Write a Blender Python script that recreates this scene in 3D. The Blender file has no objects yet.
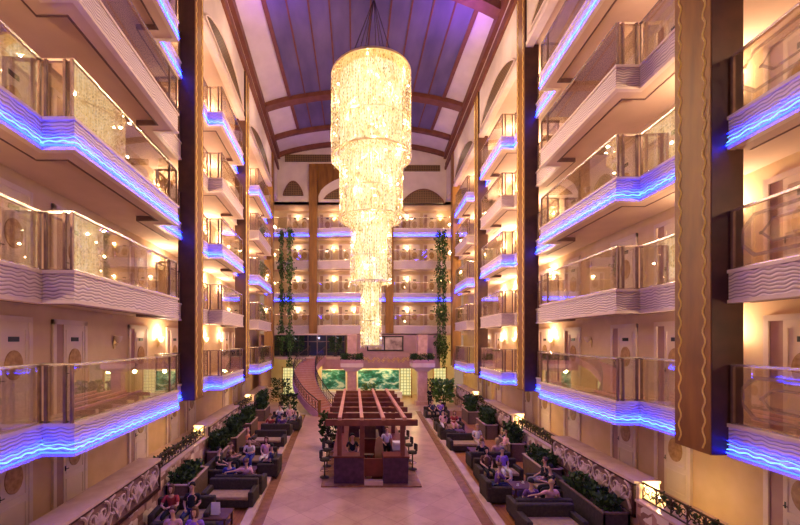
import bpy, bmesh, math, random
from mathutils import Vector, Matrix
random.seed(7)
PI = math.pi
C = bpy.context.scene.collection
SC = bpy.context.scene

# ------------------------------------------------------------------ materials
def new_mat(name):
    m = bpy.data.materials.new(name); m.use_nodes = True
    nt = m.node_tree; nt.nodes.clear()
    out = nt.nodes.new('ShaderNodeOutputMaterial')
    return m, nt, out
def N(nt, t, **kw):
    n = nt.nodes.new(t)
    for k, v in kw.items():
        if k.startswith('i_'): n.inputs[k[2:].replace('_', ' ')].default_value = v
        else: setattr(n, k, v)
    return n
def L(nt, a, b): nt.links.new(a, b)
def rgba(c): return (c[0], c[1], c[2], 1)
def ramp(nt, fac, stops):
    r = nt.nodes.new('ShaderNodeValToRGB')
    el = r.color_ramp.elements
    while len(el) < len(stops): el.new(0.5)
    for e, (p, c) in zip(el, stops): e.position = p; e.color = rgba(c)
    L(nt, fac, r.inputs[0]); return r.outputs[0]
def coords(nt, scale=(1, 1, 1), kind='Object'):
    tc = N(nt, 'ShaderNodeTexCoord'); mp = N(nt, 'ShaderNodeMapping')
    mp.inputs['Scale'].default_value = scale
    L(nt, tc.outputs[kind], mp.inputs[0]); return mp.outputs[0]
def geo_pos(nt, scale=(1, 1, 1)):
    g = N(nt, 'ShaderNodeNewGeometry'); mp = N(nt, 'ShaderNodeMapping')
    mp.inputs['Scale'].default_value = scale
    L(nt, g.outputs['Position'], mp.inputs[0]); return mp.outputs[0]
def noisy(name, c1, c2, scale=3, rough=.7, metal=0, stretch=(1, 1, 1), detail=4, bump=0, spec=.3, coat=0):
    m, nt, out = new_mat(name)
    v = geo_pos(nt, stretch)
    n = N(nt, 'ShaderNodeTexNoise', i_Scale=scale, i_Detail=detail); L(nt, v, n.inputs['Vector'])
    col = ramp(nt, n.outputs['Fac'], [(.32, c1), (.68, c2)])
    b = N(nt, 'ShaderNodeBsdfPrincipled', i_Roughness=rough, i_Metallic=metal)
    b.inputs['Specular IOR Level'].default_value = spec
    b.inputs['Coat Weight'].default_value = coat
    L(nt, col, b.inputs['Base Color'])
    if bump:
        bp = N(nt, 'ShaderNodeBump', i_Strength=bump, i_Distance=.02)
        L(nt, n.outputs['Fac'], bp.inputs['Height']); L(nt, bp.outputs[0], b.inputs['Normal'])
    L(nt, b.outputs[0], out.inputs[0]); return m
def emis(name, c, s):
    m, nt, out = new_mat(name)
    e = N(nt, 'ShaderNodeEmission', i_Strength=s); e.inputs[0].default_value = rgba(c)
    L(nt, e.outputs[0], out.inputs[0]); return m

M = {}
M['plaster'] = noisy('warm_plaster', (.66, .46, .29), (.74, .54, .35), 1.5, .85)
M['plaster_pale'] = noisy('pale_plaster', (.66, .52, .46), (.73, .59, .52), 1.2, .8)
M['gold_plaster'] = noisy('gold_plaster', (.62, .40, .22), (.70, .47, .27), 1.5, .8)
M['groove_shade'] = noisy('painted_groove_shade', (.13, .06, .07), (.18, .09, .09), 3, .7)
M['soffit'] = noisy('soffit_plaster', (.60, .40, .33), (.67, .46, .38), 1.0, .8)
M['trim'] = noisy('cream_trim', (.70, .53, .46), (.78, .60, .52), 2, .5)
M['wood'] = noisy('column_wood', (.17, .068, .015), (.29, .125, .026), 2.0, .45, stretch=(2, 2, .35), detail=6)
M['wood_dark_shade'] = noisy('dark_wood_and_shade', (.04, .012, .01), (.065, .02, .015), 3, .5, stretch=(1, 1, 1))  # relief frames; also paints shade on the columns' camera side
M['beam'] = noisy('beam_wood', (.16, .05, .03), (.22, .075, .045), 2.0, .5)
M['gold'] = noisy('gold_inlay', (.95, .66, .18), (1, .76, .28), 5, .3, metal=.3)
M['steel'] = noisy('rail_steel', (.72, .62, .55), (.8, .7, .62), 5, .25, metal=.8)
M['post'] = noisy('post_steel', (.17, .09, .075), (.24, .14, .12), 5, .4, metal=.3)
M['brass'] = noisy('brass', (.8, .6, .3), (.9, .7, .4), 5, .3, metal=.9)
M['iron'] = noisy('black_iron', (.05, .03, .02), (.09, .06, .04), 5, .5, metal=.4)
M['door'] = noisy('door_paint', (.74, .57, .46), (.80, .63, .52), 2, .5)
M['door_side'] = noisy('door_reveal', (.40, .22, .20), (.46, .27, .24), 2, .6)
M['medal'] = noisy('medallion_brown', (.34, .17, .07), (.55, .33, .16), 9, .5)
M['black'] = noisy('black_lacquer', (.012, .01, .012), (.025, .02, .022), 5, .4)
M['sofa'] = noisy('sofa_dark_rattan', (.035, .026, .02), (.065, .048, .034), 14, .75)
M['cushion'] = noisy('sofa_cushion', (.36, .24, .14), (.46, .31, .19), 8, .9)
M['table'] = noisy('table_dark_wood', (.09, .04, .03), (.14, .06, .04), 4, .4)
M['skin'] = noisy('skin', (.62, .36, .25), (.68, .41, .29), 5, .6)
M['relief'] = noisy('relief_plaster', (.52, .36, .33), (.62, .45, .41), 6, .7)
M['relief_back'] = noisy('relief_ground', (.20, .10, .10), (.27, .15, .14), 6, .8)
M['leaf'] = noisy('leaf_green', (.012, .035, .01), (.045, .09, .02), 6, .6)
M['leaf_l'] = noisy('leaf_light', (.05, .13, .03), (.15, .28, .06), 6, .6)
M['planter'] = noisy('planter_rattan', (.13, .08, .06), (.2, .12, .09), 14, .8)
M['planter_dark'] = noisy('planter_dark', (.04, .03, .035), (.07, .05, .055), 10, .7)
M['pink_marble'] = noisy('pink_marble', (.55, .30, .25), (.72, .43, .35), 3, .3, detail=8)
M['stair'] = noisy('stair_terracotta', (.50, .22, .14), (.6, .29, .19), 6, .5)
M['pergola'] = noisy('pergola_wood', (.16, .045, .03), (.24, .08, .05), 3, .5)
M['pergola_l'] = noisy('pergola_light_wood', (.50, .22, .16), (.6, .29, .2), 3, .5)
M['bar'] = noisy('bar_front', (.055, .02, .045), (.1, .035, .08), 6, .45)
M['bar_red'] = noisy('bar_mahogany', (.13, .025, .02), (.2, .04, .03), 3, .4)
M['white'] = noisy('white_paint', (.8, .76, .74), (.86, .82, .8), 3, .5)
M['curb'] = noisy('curb_marble', (.60, .40, .33), (.72, .50, .42), 2.5, .25, detail=8)
M['strip'] = noisy('brown_marble', (.23, .10, .05), (.36, .17, .09), 4, .25, detail=8)
M['tan'] = noisy('tan_board', (.42, .25, .12), (.5, .31, .16), 4, .6)
M['fascia'] = noisy('mauve_plaster', (.50, .25, .28), (.60, .32, .34), 2, .7)
M['mezz'] = noisy('mauve_wall', (.42, .24, .25), (.50, .29, .30), 2, .7)
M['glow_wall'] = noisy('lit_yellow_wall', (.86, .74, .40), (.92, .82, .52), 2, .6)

M['led'] = emis('led_blue', (.003, .009, 1.0), 44)
M['led_line'] = emis('led_cyan_line', (.16, .50, 1.0), 2.4)
M['bulb'] = emis('warm_bulb', (1, .80, .50), 22)
M['shade_lit'] = emis('lit_shade', (1, .66, .25), 5)
M['window_glow'] = emis('window_glow', (1, .78, .30), 1.1)

# floor marble with diamond tiles
m, nt, out = new_mat('floor_marble'); v = geo_pos(nt)
mp = N(nt, 'ShaderNodeMapping'); mp.inputs['Rotation'].default_value = (0, 0, PI / 4); L(nt, v, mp.inputs[0])
ch = N(nt, 'ShaderNodeTexBrick', i_Scale=1.0); ch.offset = 0; ch.squash = 1
ch.inputs['Color1'].default_value = (.66, .44, .31, 1); ch.inputs['Color2'].default_value = (.57, .36, .25, 1); ch.inputs['Mortar'].default_value = (.50, .28, .22, 1)
ch.inputs['Brick Width'].default_value = .9; ch.inputs['Row Height'].default_value = .9; ch.inputs['Mortar Size'].default_value = .012
L(nt, mp.outputs[0], ch.inputs['Vector'])
n1 = N(nt, 'ShaderNodeTexNoise', i_Scale=.9, i_Detail=8, i_Roughness=.65); L(nt, v, n1.inputs['Vector'])
cr = ramp(nt, n1.outputs['Fac'], [(.3, (.72, .58, .52)), (.5, (.95, .88, .85)), (.7, (1.12, 1.08, 1.05))])
mx = N(nt, 'ShaderNodeMix', data_type='RGBA', blend_type='MULTIPLY'); mx.inputs[0].default_value = 1
L(nt, ch.outputs['Color'], mx.inputs[6]); L(nt, cr, mx.inputs[7])
b = N(nt, 'ShaderNodeBsdfPrincipled', i_Roughness=.28); L(nt, mx.outputs[2], b.inputs['Base Color']); L(nt, b.outputs[0], out.inputs[0]); M['floor'] = m
# wood floor
m, nt, out = new_mat('seating_wood_floor'); v = geo_pos(nt)
br = N(nt, 'ShaderNodeTexBrick', i_Scale=1.0); br.inputs['Brick Width'].default_value = 1.3; br.inputs['Row Height'].default_value = .14; br.inputs['Mortar Size'].default_value = .006
br.inputs['Color1'].default_value = (.36, .13, .05, 1); br.inputs['Color2'].default_value = (.46, .19, .07, 1); br.inputs['Mortar'].default_value = (.15, .05, .02, 1)
mp = N(nt, 'ShaderNodeMapping'); mp.inputs['Rotation'].default_value = (0, 0, PI / 2); L(nt, v, mp.inputs[0]); L(nt, mp.outputs[0], br.inputs['Vector'])
b = N(nt, 'ShaderNodeBsdfPrincipled', i_Roughness=.4); L(nt, br.outputs['Color'], b.inputs['Base Color']); L(nt, b.outputs[0], out.inputs[0]); M['woodfloor'] = m
# wavy relief band
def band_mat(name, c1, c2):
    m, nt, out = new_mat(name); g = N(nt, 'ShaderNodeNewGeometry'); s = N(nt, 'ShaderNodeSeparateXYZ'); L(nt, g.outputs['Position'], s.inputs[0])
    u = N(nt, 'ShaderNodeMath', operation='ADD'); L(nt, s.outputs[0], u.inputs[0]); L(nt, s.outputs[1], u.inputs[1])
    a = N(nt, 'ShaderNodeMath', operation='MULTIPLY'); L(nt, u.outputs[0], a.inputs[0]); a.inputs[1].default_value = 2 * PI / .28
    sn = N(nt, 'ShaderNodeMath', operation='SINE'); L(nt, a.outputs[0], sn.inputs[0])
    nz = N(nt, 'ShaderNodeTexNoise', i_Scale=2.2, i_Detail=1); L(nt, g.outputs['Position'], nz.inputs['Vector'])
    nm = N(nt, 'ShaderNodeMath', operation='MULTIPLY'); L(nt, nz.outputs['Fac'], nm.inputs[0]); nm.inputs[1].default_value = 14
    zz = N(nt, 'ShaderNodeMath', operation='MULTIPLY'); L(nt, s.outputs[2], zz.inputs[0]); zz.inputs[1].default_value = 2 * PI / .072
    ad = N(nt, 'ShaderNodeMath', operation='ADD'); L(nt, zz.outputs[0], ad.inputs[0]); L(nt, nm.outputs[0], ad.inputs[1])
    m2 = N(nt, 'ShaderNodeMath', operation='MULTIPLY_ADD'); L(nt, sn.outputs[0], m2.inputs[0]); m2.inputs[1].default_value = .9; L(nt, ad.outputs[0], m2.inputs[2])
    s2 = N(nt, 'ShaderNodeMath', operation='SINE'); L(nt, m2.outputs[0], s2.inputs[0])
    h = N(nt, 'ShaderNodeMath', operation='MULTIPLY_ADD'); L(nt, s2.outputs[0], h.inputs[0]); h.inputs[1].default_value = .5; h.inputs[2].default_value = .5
    col = ramp(nt, h.outputs[0], [(.05, c1), (.45, c2)])  # grooves coloured darker, relief shade painted into the plaster
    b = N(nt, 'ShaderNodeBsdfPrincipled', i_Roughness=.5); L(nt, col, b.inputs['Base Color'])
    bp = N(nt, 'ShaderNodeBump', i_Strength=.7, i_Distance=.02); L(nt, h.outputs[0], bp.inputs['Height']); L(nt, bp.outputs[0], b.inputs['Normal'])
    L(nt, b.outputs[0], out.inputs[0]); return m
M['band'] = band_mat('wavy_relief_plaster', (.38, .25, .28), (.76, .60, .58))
# stone cladding
m, nt, out = new_mat('random_stone'); v = geo_pos(nt, (1, 1, 1.25))
vo = N(nt, 'ShaderNodeTexVoronoi', i_Scale=3.1); vo.distance = 'CHEBYCHEV'; L(nt, v, vo.inputs['Vector'])
sp = N(nt, 'ShaderNodeSeparateColor'); L(nt, vo.outputs['Color'], sp.inputs[0])
col = ramp(nt, sp.outputs[0], [(.1, (.26, .12, .10)), (.4, (.50, .27, .22)), (.65, (.62, .40, .34)), (.9, (.82, .66, .58))])
b = N(nt, 'ShaderNodeBsdfPrincipled', i_Roughness=.75); L(nt, col, b.inputs['Base Color'])
bp = N(nt, 'ShaderNodeBump', i_Strength=.8, i_Distance=.04); bp.invert = True; L(nt, vo.outputs['Distance'], bp.inputs['Height']); L(nt, bp.outputs[0], b.inputs['Normal'])
L(nt, b.outputs[0], out.inputs[0]); M['stone'] = m
# lattice
m, nt, out = new_mat('wood_lattice'); g = N(nt, 'ShaderNodeNewGeometry'); s = N(nt, 'ShaderNodeSeparateXYZ'); L(nt, g.outputs['Position'], s.inputs[0])
u = N(nt, 'ShaderNodeMath', operation='ADD'); L(nt, s.outputs[0], u.inputs[0]); L(nt, s.outputs[1], u.inputs[1])
cb = N(nt, 'ShaderNodeCombineXYZ'); L(nt, u.outputs[0], cb.inputs[0]); L(nt, s.outputs[2], cb.inputs[1])
br = N(nt, 'ShaderNodeTexBrick', i_Scale=1.0); br.offset = 0; br.inputs['Brick Width'].default_value = .17; br.inputs['Row Height'].default_value = .17; br.inputs['Mortar Size'].default_value = .02
br.inputs['Color1'].default_value = (.05, .025, .01, 1); br.inputs['Color2'].default_value = (.06, .03, .012, 1); br.inputs['Mortar'].default_value = (.26, .14, .05, 1)
L(nt, cb.outputs[0], br.inputs['Vector']); b = N(nt, 'ShaderNodeBsdfPrincipled', i_Roughness=.6); L(nt, br.outputs['Color'], b.inputs['Base Color']); L(nt, b.outputs[0], out.inputs[0]); M['lattice'] = m
# glass
m, nt, out = new_mat('rail_glass')
tr = N(nt, 'ShaderNodeBsdfTransparent'); tr.inputs[0].default_value = (.93, .92, .90, 1)
gl = N(nt, 'ShaderNodeBsdfGlossy', i_Roughness=.02); gl.inputs[0].default_value = (1, .97, .92, 1)
lw = N(nt, 'ShaderNodeLayerWeight'); lw.inputs[0].default_value = .5; mu = N(nt, 'ShaderNodeMath', operation='MULTIPLY_ADD', use_clamp=True); L(nt, lw.outputs[1], mu.inputs[0]); mu.inputs[1].default_value = .42; mu.inputs[2].default_value = .10
mx = N(nt, 'ShaderNodeMixShader'); L(nt, mu.outputs[0], mx.inputs[0]); L(nt, tr.outputs[0], mx.inputs[1]); L(nt, gl.outputs[0], mx.inputs[2]); L(nt, mx.outputs[0], out.inputs[0]); M['glass'] = m
# etched pattern on glass
m, nt, out = new_mat('etched_glass')
tr = N(nt, 'ShaderNodeBsdfTransparent'); df = N(nt, 'ShaderNodeBsdfDiffuse'); df.inputs[0].default_value = (.42, .27, .20, 1)
mx = N(nt, 'ShaderNodeMixShader'); mx.inputs[0].default_value = .5; L(nt, tr.outputs[0], mx.inputs[1]); L(nt, df.outputs[0], mx.inputs[2]); L(nt, mx.outputs[0], out.inputs[0]); M['etch'] = m
# dark glass
m, nt, out = new_mat('dark_glass'); b = N(nt, 'ShaderNodeBsdfPrincipled', i_Roughness=.08); b.inputs['Base Color'].default_value = (.03, .03, .05, 1); L(nt, b.outputs[0], out.inputs[0]); M['dark_glass'] = m
# violet ceiling panel fabric
m, nt, out = new_mat('violet_ceiling_panel'); v = geo_pos(nt, (1, .35, 1)); n = N(nt, 'ShaderNodeTexNoise', i_Scale=.8, i_Detail=5); L(nt, v, n.inputs['Vector'])
col = ramp(nt, n.outputs['Fac'], [(.3, (.085, .06, .125)), (.7, (.17, .12, .21))])
b = N(nt, 'ShaderNodeBsdfPrincipled', i_Roughness=.6); L(nt, col, b.inputs['Base Color']); L(nt, b.outputs[0], out.inputs[0]); M['violet'] = m
# mural
m, nt, out = new_mat('green_mural'); v = geo_pos(nt, (.9, 1, 1.7)); n = N(nt, 'ShaderNodeTexNoise', i_Scale=1.3, i_Detail=6, i_Roughness=.65); L(nt, v, n.inputs['Vector'])
col = ramp(nt, n.outputs['Fac'], [(.36, (.005, .05, .05)), (.47, (.01, .14, .10)), (.54, (.06, .30, .32)), (.62, (.55, .68, .66))])
b = N(nt, 'ShaderNodeBsdfPrincipled', i_Roughness=.4); L(nt, col, b.inputs['Base Color']); L(nt, b.outputs[0], out.inputs[0]); M['mural'] = m
# painting
m, nt, out = new_mat('painting_canvas'); v = geo_pos(nt); n = N(nt, 'ShaderNodeTexNoise', i_Scale=1.4, i_Detail=5); L(nt, v, n.inputs['Vector'])
col = ramp(nt, n.outputs['Fac'], [(.35, (.16, .09, .08)), (.5, (.42, .30, .27)), (.65, (.62, .48, .42))])
b = N(nt, 'ShaderNodeBsdfPrincipled', i_Roughness=.5); L(nt, col, b.inputs['Base Color']); L(nt, b.outputs[0], out.inputs[0]); M['canvas'] = m
# grid window (backlit)
m, nt, out = new_mat('lit_grid_window'); g = N(nt, 'ShaderNodeNewGeometry'); s = N(nt, 'ShaderNodeSeparateXYZ'); L(nt, g.outputs['Position'], s.inputs[0])
cb = N(nt, 'ShaderNodeCombineXYZ'); L(nt, s.outputs[0], cb.inputs[0]); L(nt, s.outputs[2], cb.inputs[1])
br = N(nt, 'ShaderNodeTexBrick', i_Scale=1.0); br.offset = 0; br.inputs['Brick Width'].default_value = .3; br.inputs['Row Height'].default_value = .3; br.inputs['Mortar Size'].default_value = .03
br.inputs['Color1'].default_value = (1, .80, .30, 1); br.inputs['Color2'].default_value = (.95, .85, .40, 1); br.inputs['Mortar'].default_value = (.35, .28, .10, 1)
L(nt, cb.outputs[0], br.inputs['Vector']); e = N(nt, 'ShaderNodeEmission', i_Strength=.75); L(nt, br.outputs['Color'], e.inputs[0]); L(nt, e.outputs[0], out.inputs[0]); M['grid_window'] = m
# chandelier core: glowing mottled lamp drum
m, nt, out = new_mat('chandelier_lamp_drum'); v = geo_pos(nt, (1, 1, .8))
n = N(nt, 'ShaderNodeTexNoise', i_Scale=3.0, i_Detail=4, i_Roughness=.7); L(nt, v, n.inputs['Vector'])
v2 = geo_pos(nt, (9, 9, .7)); n2 = N(nt, 'ShaderNodeTexNoise', i_Scale=2.0, i_Detail=2); L(nt, v2, n2.inputs['Vector'])
mm = N(nt, 'ShaderNodeMath', operation='MULTIPLY'); L(nt, n.outputs['Fac'], mm.inputs[0]); L(nt, n2.outputs['Fac'], mm.inputs[1])
col = ramp(nt, mm.outputs[0], [(.12, (.62, .36, .10)), (.25, (.98, .74, .36)), (.40, (1, .90, .64))])
e = N(nt, 'ShaderNodeEmission', i_Strength=1.15); L(nt, col, e.inputs[0]); L(nt, e.outputs[0], out.inputs[0]); M['drum'] = m
# crystals
m, nt, out = new_mat('crystal'); gi = N(nt, 'ShaderNodeNewGeometry'); 
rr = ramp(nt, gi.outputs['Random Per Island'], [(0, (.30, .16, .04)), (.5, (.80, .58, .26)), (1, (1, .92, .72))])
df = N(nt, 'ShaderNodeBsdfTranslucent'); L(nt, rr, df.inputs[0])
d2 = N(nt, 'ShaderNodeBsdfDiffuse'); L(nt, rr, d2.inputs[0])
a1 = N(nt, 'ShaderNodeMixShader'); a1.inputs[0].default_value = .5; L(nt, df.outputs[0], a1.inputs[1]); L(nt, d2.outputs[0], a1.inputs[2])
gl = N(nt, 'ShaderNodeBsdfGlossy', i_Roughness=.1); a2 = N(nt, 'ShaderNodeMixShader'); a2.inputs[0].default_value = .25; L(nt, a1.outputs[0], a2.inputs[1]); L(nt, gl.outputs[0], a2.inputs[2])
em = N(nt, 'ShaderNodeEmission', i_Strength=.22); L(nt, rr, em.inputs[0]); a3 = N(nt, 'ShaderNodeAddShader'); L(nt, a2.outputs[0], a3.inputs[0]); L(nt, em.outputs[0], a3.inputs[1])  # self-glow stands in for lamp light caught in the crystals
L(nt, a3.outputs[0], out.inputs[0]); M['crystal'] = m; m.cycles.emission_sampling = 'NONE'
M['led_line'].cycles.emission_sampling = 'FRONT'

# ------------------------------------------------------------------ mesh helpers
class MB:
    def __init__(s): s.v = []; s.f = []; s.mi = []; s.smooth = False; s.mats = []
    def mat(s, m):
        if m not in s.mats: s.mats.append(m)
        return s.mats.index(m)
    def add(s, vs, fs, m=None):
        o = len(s.v); s.v += [tuple(v) for v in vs]; k = s.mat(m) if m is not None else 0
        for f in fs: s.f.append([o + i for i in f]); s.mi.append(k)
    def hexa(s, p, m=None):
        s.add(p, [(0, 3, 2, 1), (4, 5, 6, 7), (0, 1, 5, 4), (1, 2, 6, 5), (2, 3, 7, 6), (3, 0, 4, 7)], m)
    def box(s, x0, x1, y0, y1, z0, z1, m=None, rot=0, org=(0, 0)):
        p = [(x0, y0, z0), (x1, y0, z0), (x1, y1, z0), (x0, y1, z0), (x0, y0, z1), (x1, y0, z1), (x1, y1, z1), (x0, y1, z1)]
        if rot:
            c, q = math.cos(rot), math.sin(rot)
            p = [((x - org[0]) * c - (y - org[1]) * q + org[0], (x - org[0]) * q + (y - org[1]) * c + org[1], z) for x, y, z in p]
        s.hexa(p, m)
    def sbox(s, side, s0, s1, d0, d1, z0, z1, m=None):
        s.hexa([P(side, s0, d0, z0), P(side, s1, d0, z0), P(side, s1, d1, z0), P(side, s0, d1, z0),
                P(side, s0, d0, z1), P(side, s1, d0, z1), P(side, s1, d1, z1), P(side, s0, d1, z1)], m)
    def tube(s, pts, r, n=6, m=None, closed=False):
        pts = [Vector(p) for p in pts]; k = len(pts); rs = r if isinstance(r, (list, tuple)) else [r] * k
        o = len(s.v); vs = []
        for i, p in enumerate(pts):
            if closed: t = pts[(i + 1) % k] - pts[i - 1]
            else: t = pts[min(i + 1, k - 1)] - pts[max(i - 1, 0)]
            t = t.normalized() if t.length > 1e-9 else Vector((0, 0, 1))
            a = Vector((0, 0, 1)) if abs(t.z) < .9 else Vector((1, 0, 0))
            u = t.cross(a).normalized(); w = t.cross(u)
            for j in range(n):
                an = 2 * PI * j / n; vs.append(p + (u * math.cos(an) + w * math.sin(an)) * rs[i])
        fs = []
        for i in range(k if closed else k - 1):
            a, b = i * n, ((i + 1) % k) * n
            for j in range(n): fs.append((a + j, a + (j + 1) % n, b + (j + 1) % n, b + j))
        if not closed: fs.append(tuple(range(n))[::-1]); fs.append(tuple((k - 1) * n + j for j in range(n)))
        s.add(vs, fs, m)
    def lathe(s, prof, n=16, c=(0, 0, 0), m=None, sx=1, sy=1):
        vs = []; fs = []
        for r, z in prof:
            for j in range(n):
                a = 2 * PI * j / n; vs.append((c[0] + r * math.cos(a) * sx, c[1] + r * math.sin(a) * sy, c[2] + z))
        for i in range(len(prof) - 1):
            for j in range(n):
                fs.append((i * n + j, i * n + (j + 1) % n, (i + 1) * n + (j + 1) % n, (i + 1) * n + j))
        s.add(vs, fs, m)
    def prism(s, poly, axis, a0, a1, m=None):
        # poly in the plane, extruded along axis: 'y' -> poly (x,z); 'z' -> poly (x,y); 'x' -> (y,z)
        f = {'y': lambda p, a: (p[0], a, p[1]), 'z': lambda p, a: (p[0], p[1], a), 'x': lambda p, a: (a, p[0], p[1])}[axis]
        n = len(poly); vs = [f(p, a0) for p in poly] + [f(p, a1) for p in poly]
        fs = [tuple(range(n))[::-1], tuple(range(n, 2 * n))] + [(i, (i + 1) % n, n + (i + 1) % n, n + i) for i in range(n)]
        s.add(vs, fs, m)
    def sprism(s, side, poly, d0, d1, m=None):   # poly in (s,z)
        n = len(poly); vs = [P(side, p[0], d0, p[1]) for p in poly] + [P(side, p[0], d1, p[1]) for p in poly]
        s.add(vs, [tuple(range(n))[::-1], tuple(range(n, 2 * n))] + [(i, (i + 1) % n, n + (i + 1) % n, n + i) for i in range(n)], m)
    def build(s, name, mat=None, parent=None, smooth=False, loc=None, bevel=0):
        me = bpy.data.meshes.new(name); me.from_pydata(s.v, [], s.f)
        if s.mats:
            for m_ in s.mats: me.materials.append(M[m_])
            me.polygons.foreach_set('material_index', s.mi)
        else: me.materials.append(M[mat])
        bm = bmesh.new(); bm.from_mesh(me); bmesh.ops.recalc_face_normals(bm, faces=bm.faces)
        if smooth:
            for f in bm.faces: f.smooth = True
        bm.to_mesh(me); bm.free()
        o = bpy.data.objects.new(name, me); C.objects.link(o)
        if parent: o.parent = parent
        if loc: o.location = loc
        if bevel:
            md = o.modifiers.new('bevel', 'BEVEL'); md.width = bevel; md.segments = 2; md.limit_method = 'ANGLE'
        return o

H0, HK = 6.83, .0513
def H(y): return H0 + HK * y
SPL = math.atan(HK)
def P(side, s, d, z): return (side * (H(s) + d), s, z)

def tag(o, label=None, cat=None, group=None, kind=None):
    if label: o['label'] = label
    if cat: o['category'] = cat
    if group: o['group'] = group
    if kind: o['kind'] = kind
    return o
def empty(name, loc=(0, 0, 0), rz=0, **kw):
    o = bpy.data.objects.new(name, None); C.objects.link(o); o.location = loc; o.rotation_euler = (0, 0, rz); o.empty_display_size = .2
    tag(o, **kw); return o
KIDS = {}
def kids(o): return [c for c in bpy.data.objects if c.parent == o]
def snapshot(o): return (o, [snapshot(c) for c in kids(o)])
def dup(snap, parent=None):
    o, ch = snap; c = o.copy(); C.objects.link(c); c.parent = parent
    for s in ch: dup(s, c)
    return c

def jitter_leaf(mb, c, size, dirv=None, m=None):
    d = Vector(dirv) if dirv else Vector((random.gauss(0, 1), random.gauss(0, 1), random.gauss(0, .7) + .3))
    d.normalize(); u = d.cross(Vector((random.gauss(0, 1), random.gauss(0, 1), random.gauss(0, 1)))).normalized()
    c = Vector(c); w = size * .3
    mb.add([c, c + d * size * .5 + u * w, c + d * size + Vector((0, 0, -.1 * size)), c + d * size * .5 - u * w], [(0, 1, 2, 3)], m)
LV = ['lowest', 'second-lowest', 'middle-height', 'second-highest', 'topmost']
ZB = [3.4 + 3.18 * k for k in range(5)]
SLAB = .34
BUMP = -.68
WALL = 1.7
BAYS = [(-1, 3.2, 15.05, 7.9, 13.1, 'left', 'nearest'), (-1, 16.0, 23.6, 18.3, 22.4, 'left', 'middle'), (-1, 24.55, 33.8, 27.0, 32.2, 'left', 'farthest'),
        (1, 3.2, 7.9, None, None, 'right', 'edge'), (1, 8.85, 17.7, 10.8, 15.7, 'right', 'nearest'), (1, 18.65, 25.6, 20.5, 24.5, 'right', 'middle'), (1, 26.55, 33.8, 28.2, 32.2, 'right', 'farthest')]
BACKY = 37.4
ZTOP = 19.55      # underside of the upper wall

# ------------------------------------------------------------------ setting
def struct(mb, name, mat=None, **k):
    o = mb.build(name, mat, **k); o['kind'] = 'structure'; return o
mb = MB(); mb.box(-9.6, 9.8, 2.5, 42, -.3, 0); struct(mb, 'floor', 'floor')
for side, nm in ((-1, 'left'), (1, 'right')):
    cin, cout = (3.36, 0) if side < 0 else (3.02, 0)
    yend = 29.5 if side < 0 else 31.0
    off = cin - H0
    mb = MB(); mb.sbox(side, 2.5, yend, off, off + .30, 0, .13); struct(mb, 'trim_curb_' + nm, 'curb', bevel=.01)
    mb = MB(); mb.sbox(side, 2.5, yend, off - .36, off, 0, .012); struct(mb, 'floor_border_' + nm, 'strip')
    mb = MB(); mb.sbox(side, 2.5, yend, off + .30, -.25, 0, .02); struct(mb, 'floor_seating_' + nm, 'woodfloor')
# corridor walls
for side, nm in ((-1, 'left'), (1, 'right')):
    mb = MB(); mb.sbox(side, 2.5, 39.4, WALL, WALL + .25, 3.74, 20.2); struct(mb, 'wall_' + nm, 'plaster')
    mb = MB(); mb.sbox(side, 2.5, 39.4, WALL, WALL + .25, 0, 3.74); struct(mb, 'wall_ground_' + nm, 'gold_plaster')
    mb = MB(); mb.sbox(side, 2.5, 37.4, .4, WALL, .0, 1.0); struct(mb, 'floor_walkway_' + nm, 'curb')
# upper walls with half-moon lattices
def arch_pts(a, b, z, h, n=20):
    return [(a + (b - a) * i / n, z + h * math.sin(PI * i / n) ** .75) for i in range(n + 1)]
cols = {-1: [15.05, 23.6], 1: [7.9, 17.7, 25.6]}
for side, nm in ((-1, 'left'), (1, 'right')):
    mb = MB(); mb.sbox(side, 2.5, 37.6, -.45, -.15, ZTOP, 24.6); struct(mb, 'wall_upper_' + nm, 'plaster_pale')
    mb = MB(); mb.sbox(side, 2.5, 37.4, -.50, -.15, ZTOP - .12, ZTOP + .1); struct(mb, 'trim_moulding_' + nm, 'trim')
    mb = MB(); mb.sbox(side, 2.5, 39.4, -.15, WALL + .25, ZTOP, ZTOP + .2); struct(mb, 'ceiling_corridor_' + nm, 'soffit')
    mb = MB(); mb.sbox(side, 2.5, 37.4, -.62, -.45, 22.55, 22.85); mb.sbox(side, 2.5, 37.4, -.56, -.45, 23.05, 23.2); struct(mb, 'trim_cornice_' + nm, 'beam')
k = 0
for (side, s0, s1, b0, b1, nm, bn) in BAYS:
    a, b = (s0 + .35, s1 - .35)
    if bn == 'edge': a = 1.2
    k += 1
    t = empty('lattice_window', P(side, (a + b) / 2, -.45, ZTOP + .2), label='half-moon wooden lattice high on the %s upper wall, %s bay' % (nm, bn), cat='lattice')
    base = Vector(t.location)
    mbl = MB(); mbf = MB()
    pts = arch_pts(a, b, ZTOP + .25, 1.15)
    mbl.sprism(side, pts, -.50, -.46)
    rim = [P(side, p[0], -.51, p[1]) for p in pts]
    mbf.tube(rim, .05, 5); mbf.tube([rim[0], rim[-1]], .05, 5)
    for nme, q, mt in (('screen', mbl, 'lattice'), ('border', mbf, 'trim')):
        o = q.build(nme, mt, t); o.data.transform(Matrix.Translation(-base))
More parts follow.
